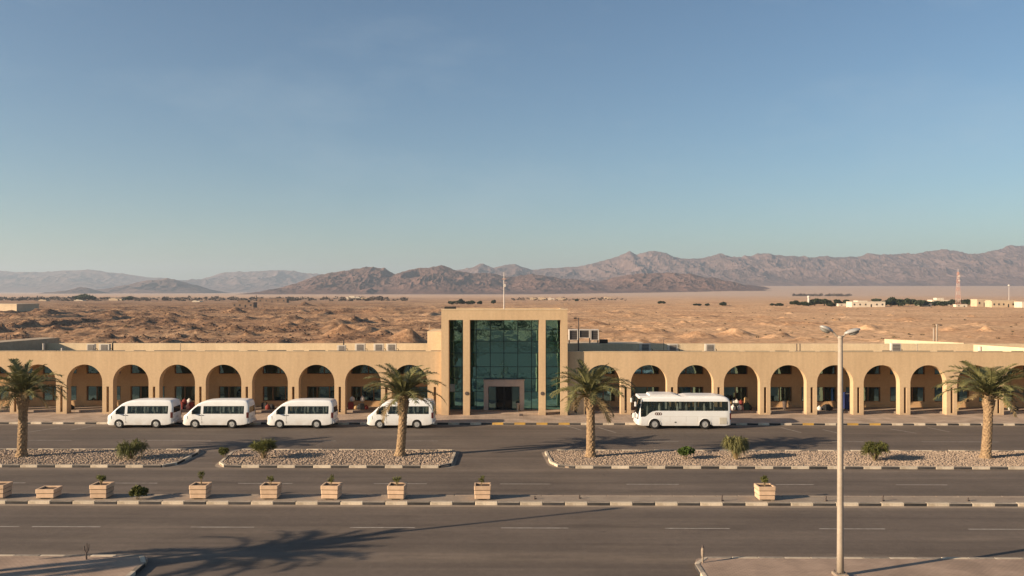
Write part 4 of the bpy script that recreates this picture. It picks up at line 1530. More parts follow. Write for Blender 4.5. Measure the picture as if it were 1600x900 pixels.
def make_van():
    o = empty('minibus_van')
    L = 5.38
    top = smooth_tab([(0, 0.88), (0.06, 0.98), (0.16, 1.06), (0.34, 1.16), (0.60, 1.42), (0.95, 1.74), (1.25, 1.97), (1.55, 2.11), (1.95, 2.20), (2.5, 2.25), (3.5, 2.27), (4.7, 2.26), (5.12, 2.22), (5.27, 2.14), (5.34, 1.98), (5.38, 1.72)])
    plan = smooth_tab([(0, 0.66), (0.06, 0.76), (0.18, 0.86), (0.4, 0.91), (0.8, 0.935), (1.4, 0.94), (4.9, 0.94), (5.2, 0.925), (5.33, 0.90), (5.38, 0.86)])
    belt = smooth_tab([(0, 1.10), (0.6, 1.13), (1.6, 1.17), (1.9, 1.18), (5.38, 1.18)])
    wtop = smooth_tab([(0, 1.79), (5.38, 1.80)])
    sill = smooth_tab([(0, 0.30), (0.3, 0.24), (1.2, 0.27), (4.9, 0.27), (5.38, 0.42)])
    R, wz = 0.40, 0.34
    wheels = (1.05, 4.05)
    sh = Shell(L, top, plan, belt, wtop, sill, wheels, R, wz, 0.15, 0.15)
    wins = [(0.78, 1.52), (1.72, 5.02)]
    st = [0, .03, .06, .11, .16, .25, .34, .47, .6, .78, .95, 1.1, 1.25, 1.4, 1.52, 1.55, 1.72, 1.95, 2.2, 2.5, 2.8, 3.1, 3.4, 3.75, 4.4, 4.7, 5.02, 5.12, 5.2, 5.27, 5.31, 5.34, 5.36, 5.38]
    for w in wheels: st += arch_stations(w, R) + [w - R - 0.01, w + R + 0.01]
    st = clean(st)
    # make sure window limits are stations
    for a, b in wins:
        for x in (a, b):
            i = min(range(len(st)), key=lambda k: abs(st[k] - x))
            st[i] = x
    hole = lambda a, b: any(a >= x0 - 1e-6 and b <= x1 + 1e-6 for x0, x1 in wins)
    body = sh.build(st, hole, M['white_paint'], o)
    for s in (-1, 1):
        for x in (1.85, 2.10, 2.42, 2.85, 3.12, 3.38, 3.80, 4.15, 4.62, 4.86):
            curtain(sh, o, s, x + 0.05 * s, 1.34 + 0.06 * math.sin(x * 9), 1.78, 0.075 + 0.03 * math.sin(x * 17))
        sh.pane(s, wins[0][0], wins[0][1], o, M['car_glass'], name='cab_window')
        sh.pane(s, wins[1][0], wins[1][1], o, M['car_glass'], n=12)
        # black pillars between panes of the long window
        for x in (2.62, 3.55, 4.4):
            p = MB()
            z0, z1 = 1.19, 1.79
            p.add([(x - .03, s * (sh.half(x, z0) - .02), z0), (x + .03, s * (sh.half(x, z0) - .02), z0), (x + .03, s * (sh.half(x, z1) - .02), z1), (x - .03, s * (sh.half(x, z1) - .02), z1)], [(0, 1, 2, 3)])
            p.build('window_pillar', M['black_trim'], o)
        # door seam, handle, side moulding
        MB().box(1.60, 1.615, s * 0.938 if s > 0 else -0.944, 0.944 if s > 0 else -0.938, 0.42, 1.16).build('door_seam', M['black_trim'], o)
        for hx in (1.46, 1.70):
            MB().box(hx - .07, hx + .07, *(sorted((s * 0.938, s * 0.965))), 1.03, 1.07).build('door_handle', M['black_trim'], o)
        MB().box(1.55, 3.60, *(sorted((s * 0.936, s * 0.948))), 0.62, 0.66).build('side_moulding', M['white_paint'], o)
        # mirror
        MB().cbox(0.86, 0.98, *(sorted((s * 0.96, s * 1.14))), 1.20, 1.44, 0.02).build('mirror', M['black_trim'], o)
        # head lamp and tail lamp
        MB().add([(0.06, s * 0.80, 0.72), (0.42, s * 0.935, 0.78), (0.40, s * 0.935, 1.02), (0.10, s * 0.82, 0.94)], [(0, 1, 2, 3)] if s < 0 else [(3, 2, 1, 0)]).build('headlight', M['lamp_clear'], o)
        MB().cbox(5.22, 5.395, *(sorted((s * 0.80, s * 0.947))), 0.85, 1.30, 0.02).build('tail_light', M['tail_red'], o)
        for w in wheels:
            wheel(o, w, s * 0.82, wz, 0.34, 0.22, s)
    # windscreen
    vs, fs = [], []
    for k in range(7):
        x = 0.42 + (1.30 - 0.42) * k / 6
        hw = sh.half(x, top(x)) - 0.14 - 0.05 * k / 6
        for t in (-1, -.5, 0, .5, 1):
            vs.append((x - 0.012, t * hw, top(x) + 0.02 - 0.02 * abs(t)))
    for k in range(6):
        for j in range(4):
            fs.append((k * 5 + j, k * 5 + j + 1, k * 5 + 6 + j, k * 5 + 5 + j))
    MB().add(vs, fs).build('windscreen', M['door_dark'], o, smooth=True)
    # rear glass, plate, bumpers
    MB().add([(5.385, -0.70, 1.22), (5.385, 0.70, 1.22), (5.388, 0.66, 1.70), (5.388, -0.66, 1.70)], [(0, 1, 2, 3)]).build('rear_window', M['door_dark'], o)
    MB().cbox(5.36, 5.46, -0.86, 0.86, 0.40, 0.62, 0.03).build('rear_bumper', M['white_paint'], o)
    MB().box(5.383, 5.395, -0.26, 0.26, 0.78, 0.92).build('number_plate', M['bag_white'], o)
    MB().cbox(-0.03, 0.30, -0.72, 0.72, 0.32, 0.52, 0.05).build('front_bumper', M['white_paint'], o)
    MB().box(-0.012, 0.0, -0.45, 0.45, 0.66, 0.80).build('grille', M['black_trim'], o)
    # cabin inside: floor, seats, underbody
    MB().box(0.5, 5.2, -0.80, 0.80, 0.72, 0.78).build('cabin_floor', M['cabin'], o)
    MB().box(0.3, 5.25, -0.62, 0.62, 0.22, 0.40).build('underbody', M['black_trim'], o)
    for w in wheels:
        for s in (-1, 1):
            MB().box(w - 0.42, w + 0.42, *sorted((s * 0.55, s * 0.68)), 0.30, 0.80).build('wheel_well', M['black_trim'], o)
    for x in (1.38, 2.25, 3.0, 3.75, 4.5):
        for y in (-0.45, 0.32):
            q = MB()
            q.cbox(x, x + 0.14, y - 0.24, y + 0.24, 0.78, 1.48, 0.03)
            q.cbox(x + 0.02, x + 0.11, y - 0.13, y + 0.13, 1.48, 1.72, 0.03)
            q.build('seat', M['seat'], o)
    return o


def make_bus():
    o = empty('coach_bus')
    L = 7.5
    top = smooth_tab([(0, 0.62), (0.02, 0.80), (0.10, 1.15), (0.22, 1.70), (0.30, 2.10), (0.33, 2.42), (0.36, 2.50), (0.6, 2.56), (1.2, 2.58), (7.0, 2.57), (7.25, 2.52), (7.38, 2.40), (7.46, 2.15), (7.5, 1.6)])
    plan = smooth_tab([(0, 0.90), (0.04, 1.0), (0.12, 1.08), (0.3, 1.12), (7.2, 1.12), (7.42, 1.09), (7.5, 1.04)])
    belt = smooth_tab([(0, 0.98), (0.60, 1.00), (0.75, 1.08), (0.95, 1.28), (1.2, 1.42), (1.5, 1.48), (7.5, 1.48)])
    wtop = smooth_tab([(0, 2.22), (7.5, 2.22)])
    sill = smooth_tab([(0, 0.34), (0.4, 0.28), (7.0, 0.28), (7.5, 0.36)])
    R, wz = 0.46, 0.39
    wheels = (1.38, 5.42)
    sh = Shell(L, top, plan, belt, wtop, sill, wheels, R, wz, 0.07, 0.16)
    wins = [(0.26, 7.28)]
    st = [0, .02, .06, .10, .16, .22, .26, .30, .33, .36, .45, .6, .75, .85, .95, 1.08, 1.2, 1.35, 1.5, 2.0, 2.5, 3.2, 4.0, 4.6, 6.1, 6.6, 7.0, 7.15, 7.28, 7.38, 7.42, 7.46, 7.48, 7.5]
    for w in wheels: st += arch_stations(w, R) + [w - R - 0.01, w + R + 0.01]
    st = clean(st)
    for x in (0.26, 7.28):
        i = min(range(len(st)), key=lambda k: abs(st[k] - x))
        st[i] = x
    hole = lambda a, b: any(a >= x0 - 1e-6 and b <= x1 + 1e-6 for x0, x1 in wins)
    sh.build(st, hole, M['bus_paint'], o)
    for s in (-1, 1):
        cuts = [0.27, 1.22, 2.45, 3.62, 4.80, 6.02, 7.27]
        for a, b in zip(cuts, cuts[1:]):
            sh.pane(s, a, b - 0.03, o, M['car_glass'], n=8, off=-0.014)
        for x in cuts[1:-1]:
            z0, z1 = sh.belt(x), 2.22
            MB().add([(x - .09, s * (sh.half(x, z0) - .03), z0), (x + .05, s * (sh.half(x, z0) - .03), z0), (x + .05, s * (sh.half(x, z1) - .03), z1), (x - .09, s * (sh.half(x, z1) - .03), z1)], [(0, 1, 2, 3)]).build('window_pillar', M['black_trim'], o)
        for w in wheels:
            wheel(o, w, s * 0.98, wz, 0.39, 0.24, s)
        # seam lines of the luggage doors
        yy = sorted((s * 1.117, s * 1.1235))
        MB().box(1.95, 7.25, *yy, 1.005, 1.017).build('panel_seam', M['beige_grille'], o)
        for x in (2.6, 3.9, 4.8):
            MB().box(x, x + 0.012, *yy, 0.60, 1.0).build('panel_seam', M['beige_grille'], o)
        MB().box(2.98, 3.12, *sorted((s * 1.095, s * 1.125)), 0.52, 0.60).build('vent', M['black_trim'], o)
        MB().cbox(6.58, 7.18, *sorted((s * 1.10, s * 1.127)), 0.42, 0.95, 0.01).build('engine_grille', M['beige_grille'], o)
        # emblem of three linked rings on the front quarter
        e = MB()
        for k, cx in enumerate((1.50, 1.66, 1.82)):
            cz = 1.24
            yo = s * (sh.half(1.6, cz) + 0.006)
            e.lathe([(0.115, yo), (0.115, yo + s * 0.012), (0.07, yo + s * 0.012), (0.07, yo)], 18, 'Y', (cx, 0, cz), closed=True)
        e.build('emblem', M['emblem'], o)
        e2 = MB()
        for cx in (1.58, 1.74):
            e2.lathe([(0.045, s * (sh.half(1.6, 1.24) + 0.003)), (0.03, s * (sh.half(1.6, 1.24) + 0.018))], 12, 'Y', (cx, 0, 1.24))
        e2.build('emblem_dot', M['bag_tan'], o)
        # hanging mirrors
        mm = MB().tube([(0.34, s * 1.0, 2.42), (0.02, s * 1.18, 2.40), (-0.18, s * 1.24, 2.22)], 0.03, 6).build('mirror_arm', M['black_trim'], o)
        MB().cbox(-0.26, -0.12, *sorted((s * 1.16, s * 1.32)), 1.86, 2.22, 0.03).build('mirror', M['bus_paint'], mm)
        MB().add([(0.015, s * 0.72, 0.62), (0.20, s * 1.09, 0.66), (0.19, s * 1.09, 0.86), (0.03, s * 0.75, 0.86)], [(0, 1, 2, 3)] if s < 0 else [(3, 2, 1, 0)]).build('headlight', M['lamp_clear'], o)
        MB().cbox(7.38, 7.515, *sorted((s * 0.86, s * 1.10)), 0.80, 1.30, 0.02).build('tail_light', M['tail_red'], o)
        # wheel arch lips
        for w in wheels:
            lp = MB()
            pts = [(w + (R + .02) * math.cos(a), s * (sh.half(w, 0.8) + 0.004), wz + (R + .02) * math.sin(a)) for a in [math.pi * k / 10 for k in range(11)]]
            lp.tube(pts, 0.022, 6)
            lp.build('arch_lip', M['bus_paint'], o)
    # windscreen
    vs, fs = [], []
    prof = [(0.10, 1.12), (0.16, 1.42), (0.22, 1.68), (0.29, 2.06), (0.325, 2.34)]
    for x, z in prof:
        for t in (-1, -.6, 0, .6, 1):
            vs.append((x - 0.035 + 0.02 * abs(t), t * 0.98, z))
    for k in range(len(prof) - 1):
        for j in range(4):
            fs.append((k * 5 + j, k * 5 + j + 1, k * 5 + 6 + j, k * 5 + 5 + j))
    MB().add(vs, fs).build('windscreen', M['door_dark'], o, smooth=True)
    # roof fairings: peak over the cab, long air conditioning hump
    MB().cbox(0.12, 1.0, -0.98, 0.98, 2.44, 2.62, 0.05).build('roof_peak', M['bus_paint'], o)
    hp = MB()
    prof = [(0.95, 2.56), (1.05, 2.74), (1.3, 2.77), (2.9, 2.77), (3.2, 2.72), (3.6, 2.58)]
    for ww, up in ((0.92, 0),):
        n = len(prof)
        vs = [(x, -ww, z) for x, z in prof] + [(x, ww, z) for x, z in prof] + [(x, -ww + .0, 2.5) for x, z in prof] + [(x, ww, 2.5) for x, z in prof]
        fs = []
        for k in range(n - 1):
            fs += [(k, k + 1, n + k + 1, n + k), (2 * n + k, 2 * n + k + 1, k + 1, k), (n + k, n + k + 1, 3 * n + k + 1, 3 * n + k)]
        fs += [(0, n, 3 * n, 2 * n), (n - 1, 3 * n - 1, 4 * n - 1, 2 * n - 1)]
        hp.add(vs, fs)
    hp.build('air_unit', M['bus_paint'], o)
    hp = MB()
    prof = [(3.5, 2.56), (4.0, 2.66), (4.5, 2.68), (6.5, 2.67), (7.0, 2.57)]
    n = len(prof)
    ww = 0.9
    vs = [(x, -ww, z) for x, z in prof] + [(x, ww, z) for x, z in prof] + [(x, -ww, 2.5) for x, z in prof] + [(x, ww, 2.5) for x, z in prof]
    fs = []
    for k in range(n - 1):
        fs += [(k, k + 1, n + k + 1, n + k), (2 * n + k, 2 * n + k + 1, k + 1, k), (n + k, n + k + 1, 3 * n + k + 1, 3 * n + k)]
    fs += [(0, n, 3 * n, 2 * n), (n - 1, 3 * n - 1, 4 * n - 1, 2 * n - 1)]
    hp.add(vs, fs)
    hp.build('roof_fairing', M['bus_paint'], o)
    MB().cbox(-0.06, 0.16, -0.92, 0.92, 0.36, 0.60, 0.05).build('front_bumper', M['bus_paint'], o)
    MB().cbox(-0.40, -0.14, -1.16, -0.90, 0.92, 1.30, 0.05).build('kerb_mirror', M['lamp_clear'], o)
    MB().tube([(-0.25, -1.02, 1.0), (0.06, -0.95, 0.80)], 0.03, 6).build('kerb_mirror_arm', M['bus_paint'], o)
    MB().box(-0.03, 0.01, -0.30, 0.30, 0.64, 0.78).build('number_plate', M['bag_white'], o)
    MB().add([(7.505, -0.8, 1.5), (7.505, 0.8, 1.5), (7.49, 0.75, 2.1), (7.49, -0.75, 2.1)], [(0, 1, 2, 3)]).build('rear_window', M['door_dark'], o)
    MB().box(0.4, 7.3, -1.0, 1.0, 0.95, 1.0).build('cabin_floor', M['cabin'], o)
    MB().box(0.2, 7.3, -0.72, 0.72, 0.24, 0.50).build('underbody', M['black_trim'], o)
    for w in wheels:
        for s in (-1, 1):
            MB().box(w - 0.48, w + 0.48, *sorted((s * 0.70, s * 0.82)), 0.30, 0.92).build('wheel_well', M['black_trim'], o)
    for k, x in enumerate([0.75] + [1.75 + 0.72 * i for i in range(7)]):
        for y in (-0.72, 0.72):
            q = MB()
            q.cbox(x, x + 0.14, y - 0.26, y + 0.26, 1.0, 1.85, 0.03)
            q.cbox(x + 0.02, x + 0.12, y - 0.15, y + 0.15, 1.85, 2.08, 0.03)
            q.build('seat', M['seat'], o)
    for x in (2.3, 3.45, 4.65, 5.9):                      # bunched window curtains, near side
        curtain(sh, o, -1, x, 1.62, 2.20, 0.11)
    return o


van = make_van()
van_lab = ['white high roof minibus van parked foremost at the left kerb', 'second white minibus van from the left, behind the foremost van', 'third white minibus van from the left along the kerb', 'white minibus van partly hidden behind a palm trunk near the portal']
for k, px in enumerate((166, 284.5, 416.5, 573)):
    v = van if k == 0 else copy_tree(van)
    v.location = (xat(px, 67.1), 68.0 + random.uniform(-.05, .05), 0.0)
    v.rotation_euler = (0, 0, random.uniform(-.006, .006))
    tag(v, van_lab[k], 'van', 'white minibus vans parked along the kerb')
bus = make_bus()
bus.location = (xat(996, 67.1), 68.15, 0.0)
tag(bus, 'white coach with dark window band parked right of the portal', 'bus')

# ------------------------------------------------------------------ plants
def frond_mesh(name, length, elev, droop, mat, leaf=0.42, pairs=40, seed=0, sag=0.5):
    rnd = random.Random(seed)
    m = MB()
    pts, p, a = [], Vector((0, 0, 0)), elev
    n = 14
    for k in range(n + 1):
        pts.append(p.copy())
        t = k / n
        a2 = elev - droop * t ** 1.4
        p = p + Vector((math.cos(a2), 0, math.sin(a2))) * (length / n)
    m.tube(pts, [0.035 * (1 - 0.85 * k / n) + 0.004 for k in range(n + 1)], 4)
    for k in range(pairs):
        t = 0.10 + 0.90 * k / (pairs - 1)
        f = t * n
        i = min(int(f), n - 1)
        q = pts[i].lerp(pts[i + 1], f - i)
        d = (pts[i + 1] - pts[i]).normalized()
        ll = leaf * (0.45 + 0.75 * math.sin(math.pi * min(1, t * 0.92 + 0.08))) * rnd.uniform(0.8, 1.15)
        for s in (-1, 1):
            side = Vector((0, s, 0))
            up = d.cross(Vector((0, 1, 0))).normalized()
            if up.z < 0: up = -up
            tip = q + (d * 0.62 + side * 0.72 + up * rnd.uniform(0.0, 0.4)).normalized() * ll
            tip.z -= ll * sag * rnd.uniform(0.2, 0.9) * t
            mid = q.lerp(tip, 0.5) + up * ll * 0.05
            w = d * 0.026
            m.add([q - w, q + w, mid + w * 1.1, mid - w * 1.1, tip], [(0, 1, 2, 3), (3, 2, 4)])
    return m.mesh(name, mat)


FR = {'up': [], 'mid': [], 'low': [], 'dry': []}
for k in range(3):
    FR['up'].append(frond_mesh('frond', 2.15 + 0.15 * k, math.radians(76 - 6 * k), math.radians(46 + 12 * k), M['frond'], seed=k, leaf=0.42, sag=0.3))
    FR['mid'].append(frond_mesh('frond', 2.65 + 0.12 * k, math.radians(56 - 6 * k), math.radians(72 + 10 * k), M['frond'], seed=10 + k, leaf=0.48))
    FR['low'].append(frond_mesh('frond', 2.7 + 0.12 * k, math.radians(34 - 8 * k), math.radians(62 + 10 * k), M['frond'], seed=20 + k, leaf=0.46, sag=0.7))
    FR['dry'].append(frond_mesh('frond', 1.9 + 0.1 * k, math.radians(20 - 12 * k), math.radians(66 + 10 * k), M['frond_old'], seed=30 + k, leaf=0.36, sag=0.8))


def trunk_mesh(h, r0, r1, seed):
    rnd = random.Random(seed)
    m = MB()
    n, rows = 26, int(h / 0.05)
    vs, fs = [], []
    bx, by = rnd.uniform(-.10, .10), rnd.uniform(-.08, .08)
    for i in range(rows + 1):
        t = i / rows
        z = h * t
        r = r0 + (r1 - r0) * min(1, t * 1.6) + 0.10 * math.exp(-((t - 0.86) / 0.09) ** 2) + 0.09 * math.exp(-(t / 0.05) ** 2)
        for k in range(n):
            a = 2 * math.pi * k / n
            u = a / (2 * math.pi) * 9
            v = z / 0.17
            # overlapping leaf-base scales on a diagonal lattice
            s1 = ((u + v * 0.5) % 1.0)
            s2 = ((u - v * 0.5) % 1.0)
            scale = max(s1 * 0 + (1 - s1), 0) * 0.10 + (1 - s2) * 0.10
            rr = r * (0.93 + scale + rnd.uniform(-.015, .015))
            vs.append((rr * math.cos(a) + bx * math.sin(t * 2.4), rr * math.sin(a) + by * t, z))
    for i in range(rows):
        for k in range(n):
            j = (k + 1) % n
            fs.append((i * n + k, i * n + j, (i + 1) * n + j, (i + 1) * n + k))
    fs.append(tuple(rows * n + k for k in range(n)))
    return m.add(vs, fs).mesh('trunk', M['bark']), (bx * math.sin(2.4), by)


def palm(p, h, label, seed, scale=1.0, counts=(8, 12, 12, 7), group='date palms along the gravel median', r=0.265):
    rnd = random.Random(seed)
    o = empty('palm_tree', p)
    tag(o, label, 'palm tree', group)
    o.rotation_euler = (rnd.uniform(-.03, .03), rnd.uniform(-.045, .045), rnd.uniform(0, 6))
    tm, (ox, oy) = trunk_mesh(h, r * 1.12, r, seed)
    inst('trunk', tm, o)
    # stubs of cut leaf stalks under the crown
    st = MB()
    for k in range(26):
        a = k * 2.39996
        z = h - 0.75 + 0.85 * k / 26
        b = Vector((ox + math.cos(a) * r * 0.8, oy + math.sin(a) * r * 0.8, z))
        e = b + Vector((math.cos(a) * 0.22, math.sin(a) * 0.22, 0.26))
        st.tube([b, e], [0.06, 0.03], 4)
    st.build('leaf_stubs', M['frond_old'], o)
    k = 0
    for kind, cnt, dz in (('up', counts[0], 0.12), ('mid', counts[1], 0.04), ('low', counts[2], -0.08), ('dry', counts[3], -0.2)):
        off = rnd.uniform(0, 6)
        for i in range(cnt):
            a = off + 2 * math.pi * i / cnt + rnd.uniform(-.2, .2)
            me = rnd.choice(FR[kind])
            s = scale * rnd.uniform(0.86, 1.12)
            rr = 0.12
            inst('frond', me, o, (ox + math.cos(a) * rr, oy + math.sin(a) * rr, h + dz + rnd.uniform(-.05, .08)), (rnd.uniform(-.25, .25), rnd.uniform(-.12, .12), a), (s, s, s))
    return o


def base(px, py, z=ZP - 0.02):
    return gp(px, py, z)


palm(base(34, 713), 4.25, 'dark leaved date palm at the left end of the median', 1, 1.0)
palm(base(625, 711.5), 4.05, 'date palm standing in front of the fourth van', 2, 1.02)
palm(base(923, 713), 4.15, 'date palm just right of the glass portal', 3, 1.02)
palm(base(1540, 715), 4.2, 'date palm at the right end of the median', 4, 1.12, counts=(9, 13, 12, 6))
palm(Vector((-26.6, 29.3, 0.11)), 4.7, 'near date palm whose crown shadow lies on the front road', 5, 1.15, group='date palms on the near pavement')


def leafy(n, rx, ry, rz, seed, size=(0.05, 0.12), elong=2.2, up=0.5, shell=0.35, blobs=0):
    """cloud of small leaf faces, denser towards lumps"""
    r = np.random.default_rng(seed)
    if blobs:
        c = r.normal(size=(blobs, 3))
        c /= np.linalg.norm(c, axis=1)[:, None]
        c *= r.uniform(0.35, 0.85, (blobs, 1))
        c[:, 2] = np.abs(c[:, 2]) * 0.9 - 0.15
        br = r.uniform(0.28, 0.5, blobs)
        which = r.integers(0, blobs, n)
        d = r.normal(size=(n, 3))
        d /= np.linalg.norm(d, axis=1)[:, None]
        p = c[which] + d * (br[which] * r.uniform(0.55, 1.0, n) ** 0.6)[:, None]
    else:
        d = r.normal(size=(n, 3))
        d /= np.linalg.norm(d, axis=1)[:, None]
        p = d * (shell + (1 - shell) * r.random((n, 1)) ** 0.5)
    p = p * np.array([rx, ry, rz])
    s = r.uniform(size[0], size[1], (n, 1))
    a = r.normal(size=(n, 3)) * 0.7 + d * 0.8 + np.array([0, 0, up])
    a /= np.linalg.norm(a, axis=1)[:, None]
    b = np.cross(a, r.normal(size=(n, 3)))
    b /= np.linalg.norm(b, axis=1)[:, None]
    a, b = a * s * elong / 2, b * s / 2
    v = np.stack([p - a, p + b, p + a, p - b], 1).reshape(-1, 3)
    q = np.arange(4 * n).reshape(-1, 4)
    return v, q


def shrub_stems(o, n, h, spread, seed, r=0.035, mat=None):
    rnd = random.Random(seed)
    tips = []
    for k in range(n):
        a = k * 2.39996 + rnd.uniform(-.3, .3)
        s = spread * rnd.uniform(0.35, 1.0)
        tip = Vector((math.cos(a) * s, math.sin(a) * s, h * rnd.uniform(0.75, 1.1)))
        b = Vector((math.cos(a) * 0.06, math.sin(a) * 0.06, 0))
        MB().tube([b, b.lerp(tip, 0.5) + Vector((0, 0, 0.06)), tip], [r, r * 0.8, r * 0.5], 5).build('stem', mat or M['twig'], o)
        tips.append(tip)
    return tips


def stemmed_shrub(p, label, seed, n=9, h=0.85, spread=0.5, tuft=0.36, per=150, mat=None, droop=0.3, stem_mat=None, stem_r=0.04):
    """many stems, each ending in a tuft of narrow leaves"""
    o = empty('shrub', p)
    tag(o, label, 'shrub', 'shrubs growing on the gravel median')
    tips = shrub_stems(o, n, h, spread, seed, stem_r, stem_mat)
    r = np.random.default_rng(seed)
    V_, Q_, c = [], [], 0
    for t in tips:
        d = r.normal(size=(per, 3))
        d[:, 2] = np.abs(d[:, 2]) * 0.9 - droop * r.random(per)
        d += np.array([t.x, t.y, 0]) / max(spread, .1) * 0.45
        d /= np.linalg.norm(d, axis=1)[:, None]
        ln = tuft * r.uniform(0.5, 1.1, (per, 1))
        b0 = np.array(t)[None] - np.array([0, 0, 1]) * r.random((per, 1)) * tuft * 0.7
        mid = b0 + d * ln * 0.6
        tip = b0 + d * ln - np.array([0, 0, 1]) * ln * droop
        w = np.cross(d, r.normal(size=(per, 3)))
        w /= np.linalg.norm(w, axis=1)[:, None]
        w *= 0.022
        V_.append(np.stack([b0, mid - w, tip, mid + w], 1).reshape(-1, 3))
        Q_.append(np.arange(4 * per).reshape(-1, 4) + c)
        c += 4 * per
    np_obj('foliage', np.concatenate(V_), np.concatenate(Q_), mat or M['leaf'], o)
    return o


stemmed_shrub(base(204, 717), 'spreading leafy shrub on bare stems in the left gravel bed', 101, 11, 1.0, 0.85, 0.55, 85, droop=0.75)
stemmed_shrub(base(412, 716), 'upright many stemmed shrub before the third van', 102, 13, 1.05, 0.72, 0.48, 85, droop=0.15)
stemmed_shrub(base(1150, 717), 'grey green fan palm shrub below the rear of the coach', 104, 12, 1.25, 0.55, 0.55, 170, mat=leafmat('fan_leaf', (0.22, 0.20, 0.075), (0.10, 0.10, 0.035)), droop=0.7, stem_mat=M['frond_old'], stem_r=0.07)
stemmed_shrub(base(1367, 719), 'broad olive shrub right of the street lamp', 105, 14, 0.95, 0.72, 0.5, 95, droop=0.4)


def round_bush(p, label, seed, r, h, n, mat, group='shrubs growing on the gravel median', sz=(0.06, 0.13)):
    o = empty('bush', p)
    tag(o, label, 'bush', group)
    shrub_stems(o, 5, h * 0.7, r * 0.6, seed, 0.022)
    v, q = leafy(n, r, r, h * 0.55, seed, sz, 2.0, 0.4, 0.3, blobs=9)
    v[:, 2] += h * 0.55
    v[:, 2] = np.maximum(v[:, 2], 0.05)
    np_obj('foliage', v, q, mat, o)
    return o


round_bush(base(350, 714), 'small low bush at the corner of the second gravel bed', 111, 0.45, 0.62, 700, M['leaf'])
round_bush(base(1071, 717), 'small round bright green bush before the coach', 112, 0.55, 0.85, 900, M['leaf_green'])
round_bush(gp(215, 780, ZP), 'scruffy olive bush between planters on the divider', 113, 0.40, 0.72, 700, M['leaf'], 'plants on the divider strip')

# planting bed behind the viewpoint: its palms and trees show as dark shapes mirrored in the portal glass
bed = MB().prism([(-38, -46), (38, -46), (38, -7), (-38, -7)], -0.05, ZP - 0.02).build('planting_bed', M['soil'])
tag(bed, 'planting bed across the road, mirrored in the portal glass', 'planting bed', kind='structure')
palm(Vector((3.6, -14, 0.1)), 5.6, 'date palm across the road mirrored in the right of the glass', 6, 1.5, group='trees across the road seen only mirrored')
palm(Vector((9.6, -17, 0.1)), 5.2, 'date palm across the road mirrored in the right glass strip', 7, 1.5, group='trees across the road seen only mirrored')
for bx_, by_, bw_, bh_, lab in ((-2.6, -24, 4.2, 6.4, 'broad dark tree across the road mirrored in the glass centre'), (-7.0, -20, 3.0, 7.6, 'tall dark tree across the road mirrored left of centre'), (-12.6, -19, 2.6, 7.4, 'dark tree across the road mirrored in the left glass strip')):
    o = empty('shade_tree', (bx_, by_, 0.1))
    tag(o, lab, 'tree', 'trees across the road seen only mirrored')
    MB().tube([(0, 0, -0.1), (0.1, 0, bh_ * .3), (0.3, 0.1, bh_ * .6)], [0.25, 0.2, 0.1], 8).build('trunk', M['twig'], o)
    v, q = leafy(1800, bw_, bw_, bh_ * 0.42, int(900 + bw_ * 10), (0.14, 0.34), 1.8, 0.3, 0.2, blobs=11)
    v[:, 2] += bh_ * 0.6
    np_obj('crown', v, q, M['leaf_far'], o)

# ------------------------------------------------------------------ planters on the divider
def make_planter(courses, w=0.92, d=0.88, h=0.70):
    o = empty('planter')
    ch = h / courses
    t = 0.08
    for s in (-1, 1):
        MB().box(s * w * 0.32 - 0.07, s * w * 0.32 + 0.07, -d * 0.40, d * 0.40, 0, 0.07).build('foot', M['concrete'], o)
    for k in range(courses):
        z0, z1 = 0.07 + k * ch, 0.07 + (k + 1) * ch - 0.035
        f = 0.93 + 0.07 * k / max(1, courses - 1)
        a, b = w / 2 * f, d / 2 * f
        m = MB()
        outer = [(-a + .03, -b), (a - .03, -b), (a, -b + .03), (a, b - .03), (a - .03, b), (-a + .03, b), (-a, b - .03), (-a, -b + .03)]
        sc_ = (a - t) / a
        innr = [(x * sc_, y * (b - t) / b) for x, y in outer]
        n = 8
        vs = [(x, y, z0) for x, y in outer] + [(x, y, z1) for x, y in outer] + [(x, y, z0) for x, y in innr] + [(x, y, z1) for x, y in innr]
        fs = []
        for i in range(n):
            j = (i + 1) % n
            fs += [(i, j, n + j, n + i), (n + i, n + j, 3 * n + j, 3 * n + i), (3 * n + i, 3 * n + j, 2 * n + j, 2 * n + i), (2 * n + i, 2 * n + j, j, i)]
        m.add(vs, fs).build('course', M['planter'], o)
        if k < courses - 1:                                # recessed joint
            g = 0.94
            MB().box(-a * g, a * g, -b * g, b * g, z1, z1 + 0.035).build('joint', M['soil'], o)
    a, b = w / 2 - t, d / 2 - t
    MB().box(-a, a, -b, b, 0.1, 0.07 + h - 0.10).build('soil', M['soil'], o)
    return o


def planter_plant(o, seed, h, spread, n, z, mat):
    rnd = random.Random(seed)
    pl = empty('plant', (rnd.uniform(-.06, .06), rnd.uniform(-.05, .05), z), parent=o)
    r = np.random.default_rng(seed)
    st = MB()
    tips = []
    for k in range(n):
        a = k * 2.4 + rnd.random()
        s = spread * rnd.uniform(0.3, 1)
        tip = Vector((math.cos(a) * s, math.sin(a) * s, h * rnd.uniform(0.6, 1.05)))
        st.tube([(0, 0, -0.05), tip * 0.55 + Vector((0, 0, 0.02)), tip], [0.018, 0.014, 0.008], 5)
        tips.append(tip)
    st.build('stem', M['twig'], pl)
    V_, Q_, c = [], [], 0
    for t in tips:
        v, q = leafy(26, 0.10, 0.10, 0.10, seed + c, (0.025, 0.045), 5.5, 0.6)
        V_.append(v + np.array(t)[None])
        Q_.append(q + c)
        c += len(v)
    np_obj('foliage', np.concatenate(V_), np.concatenate(Q_), mat, pl)


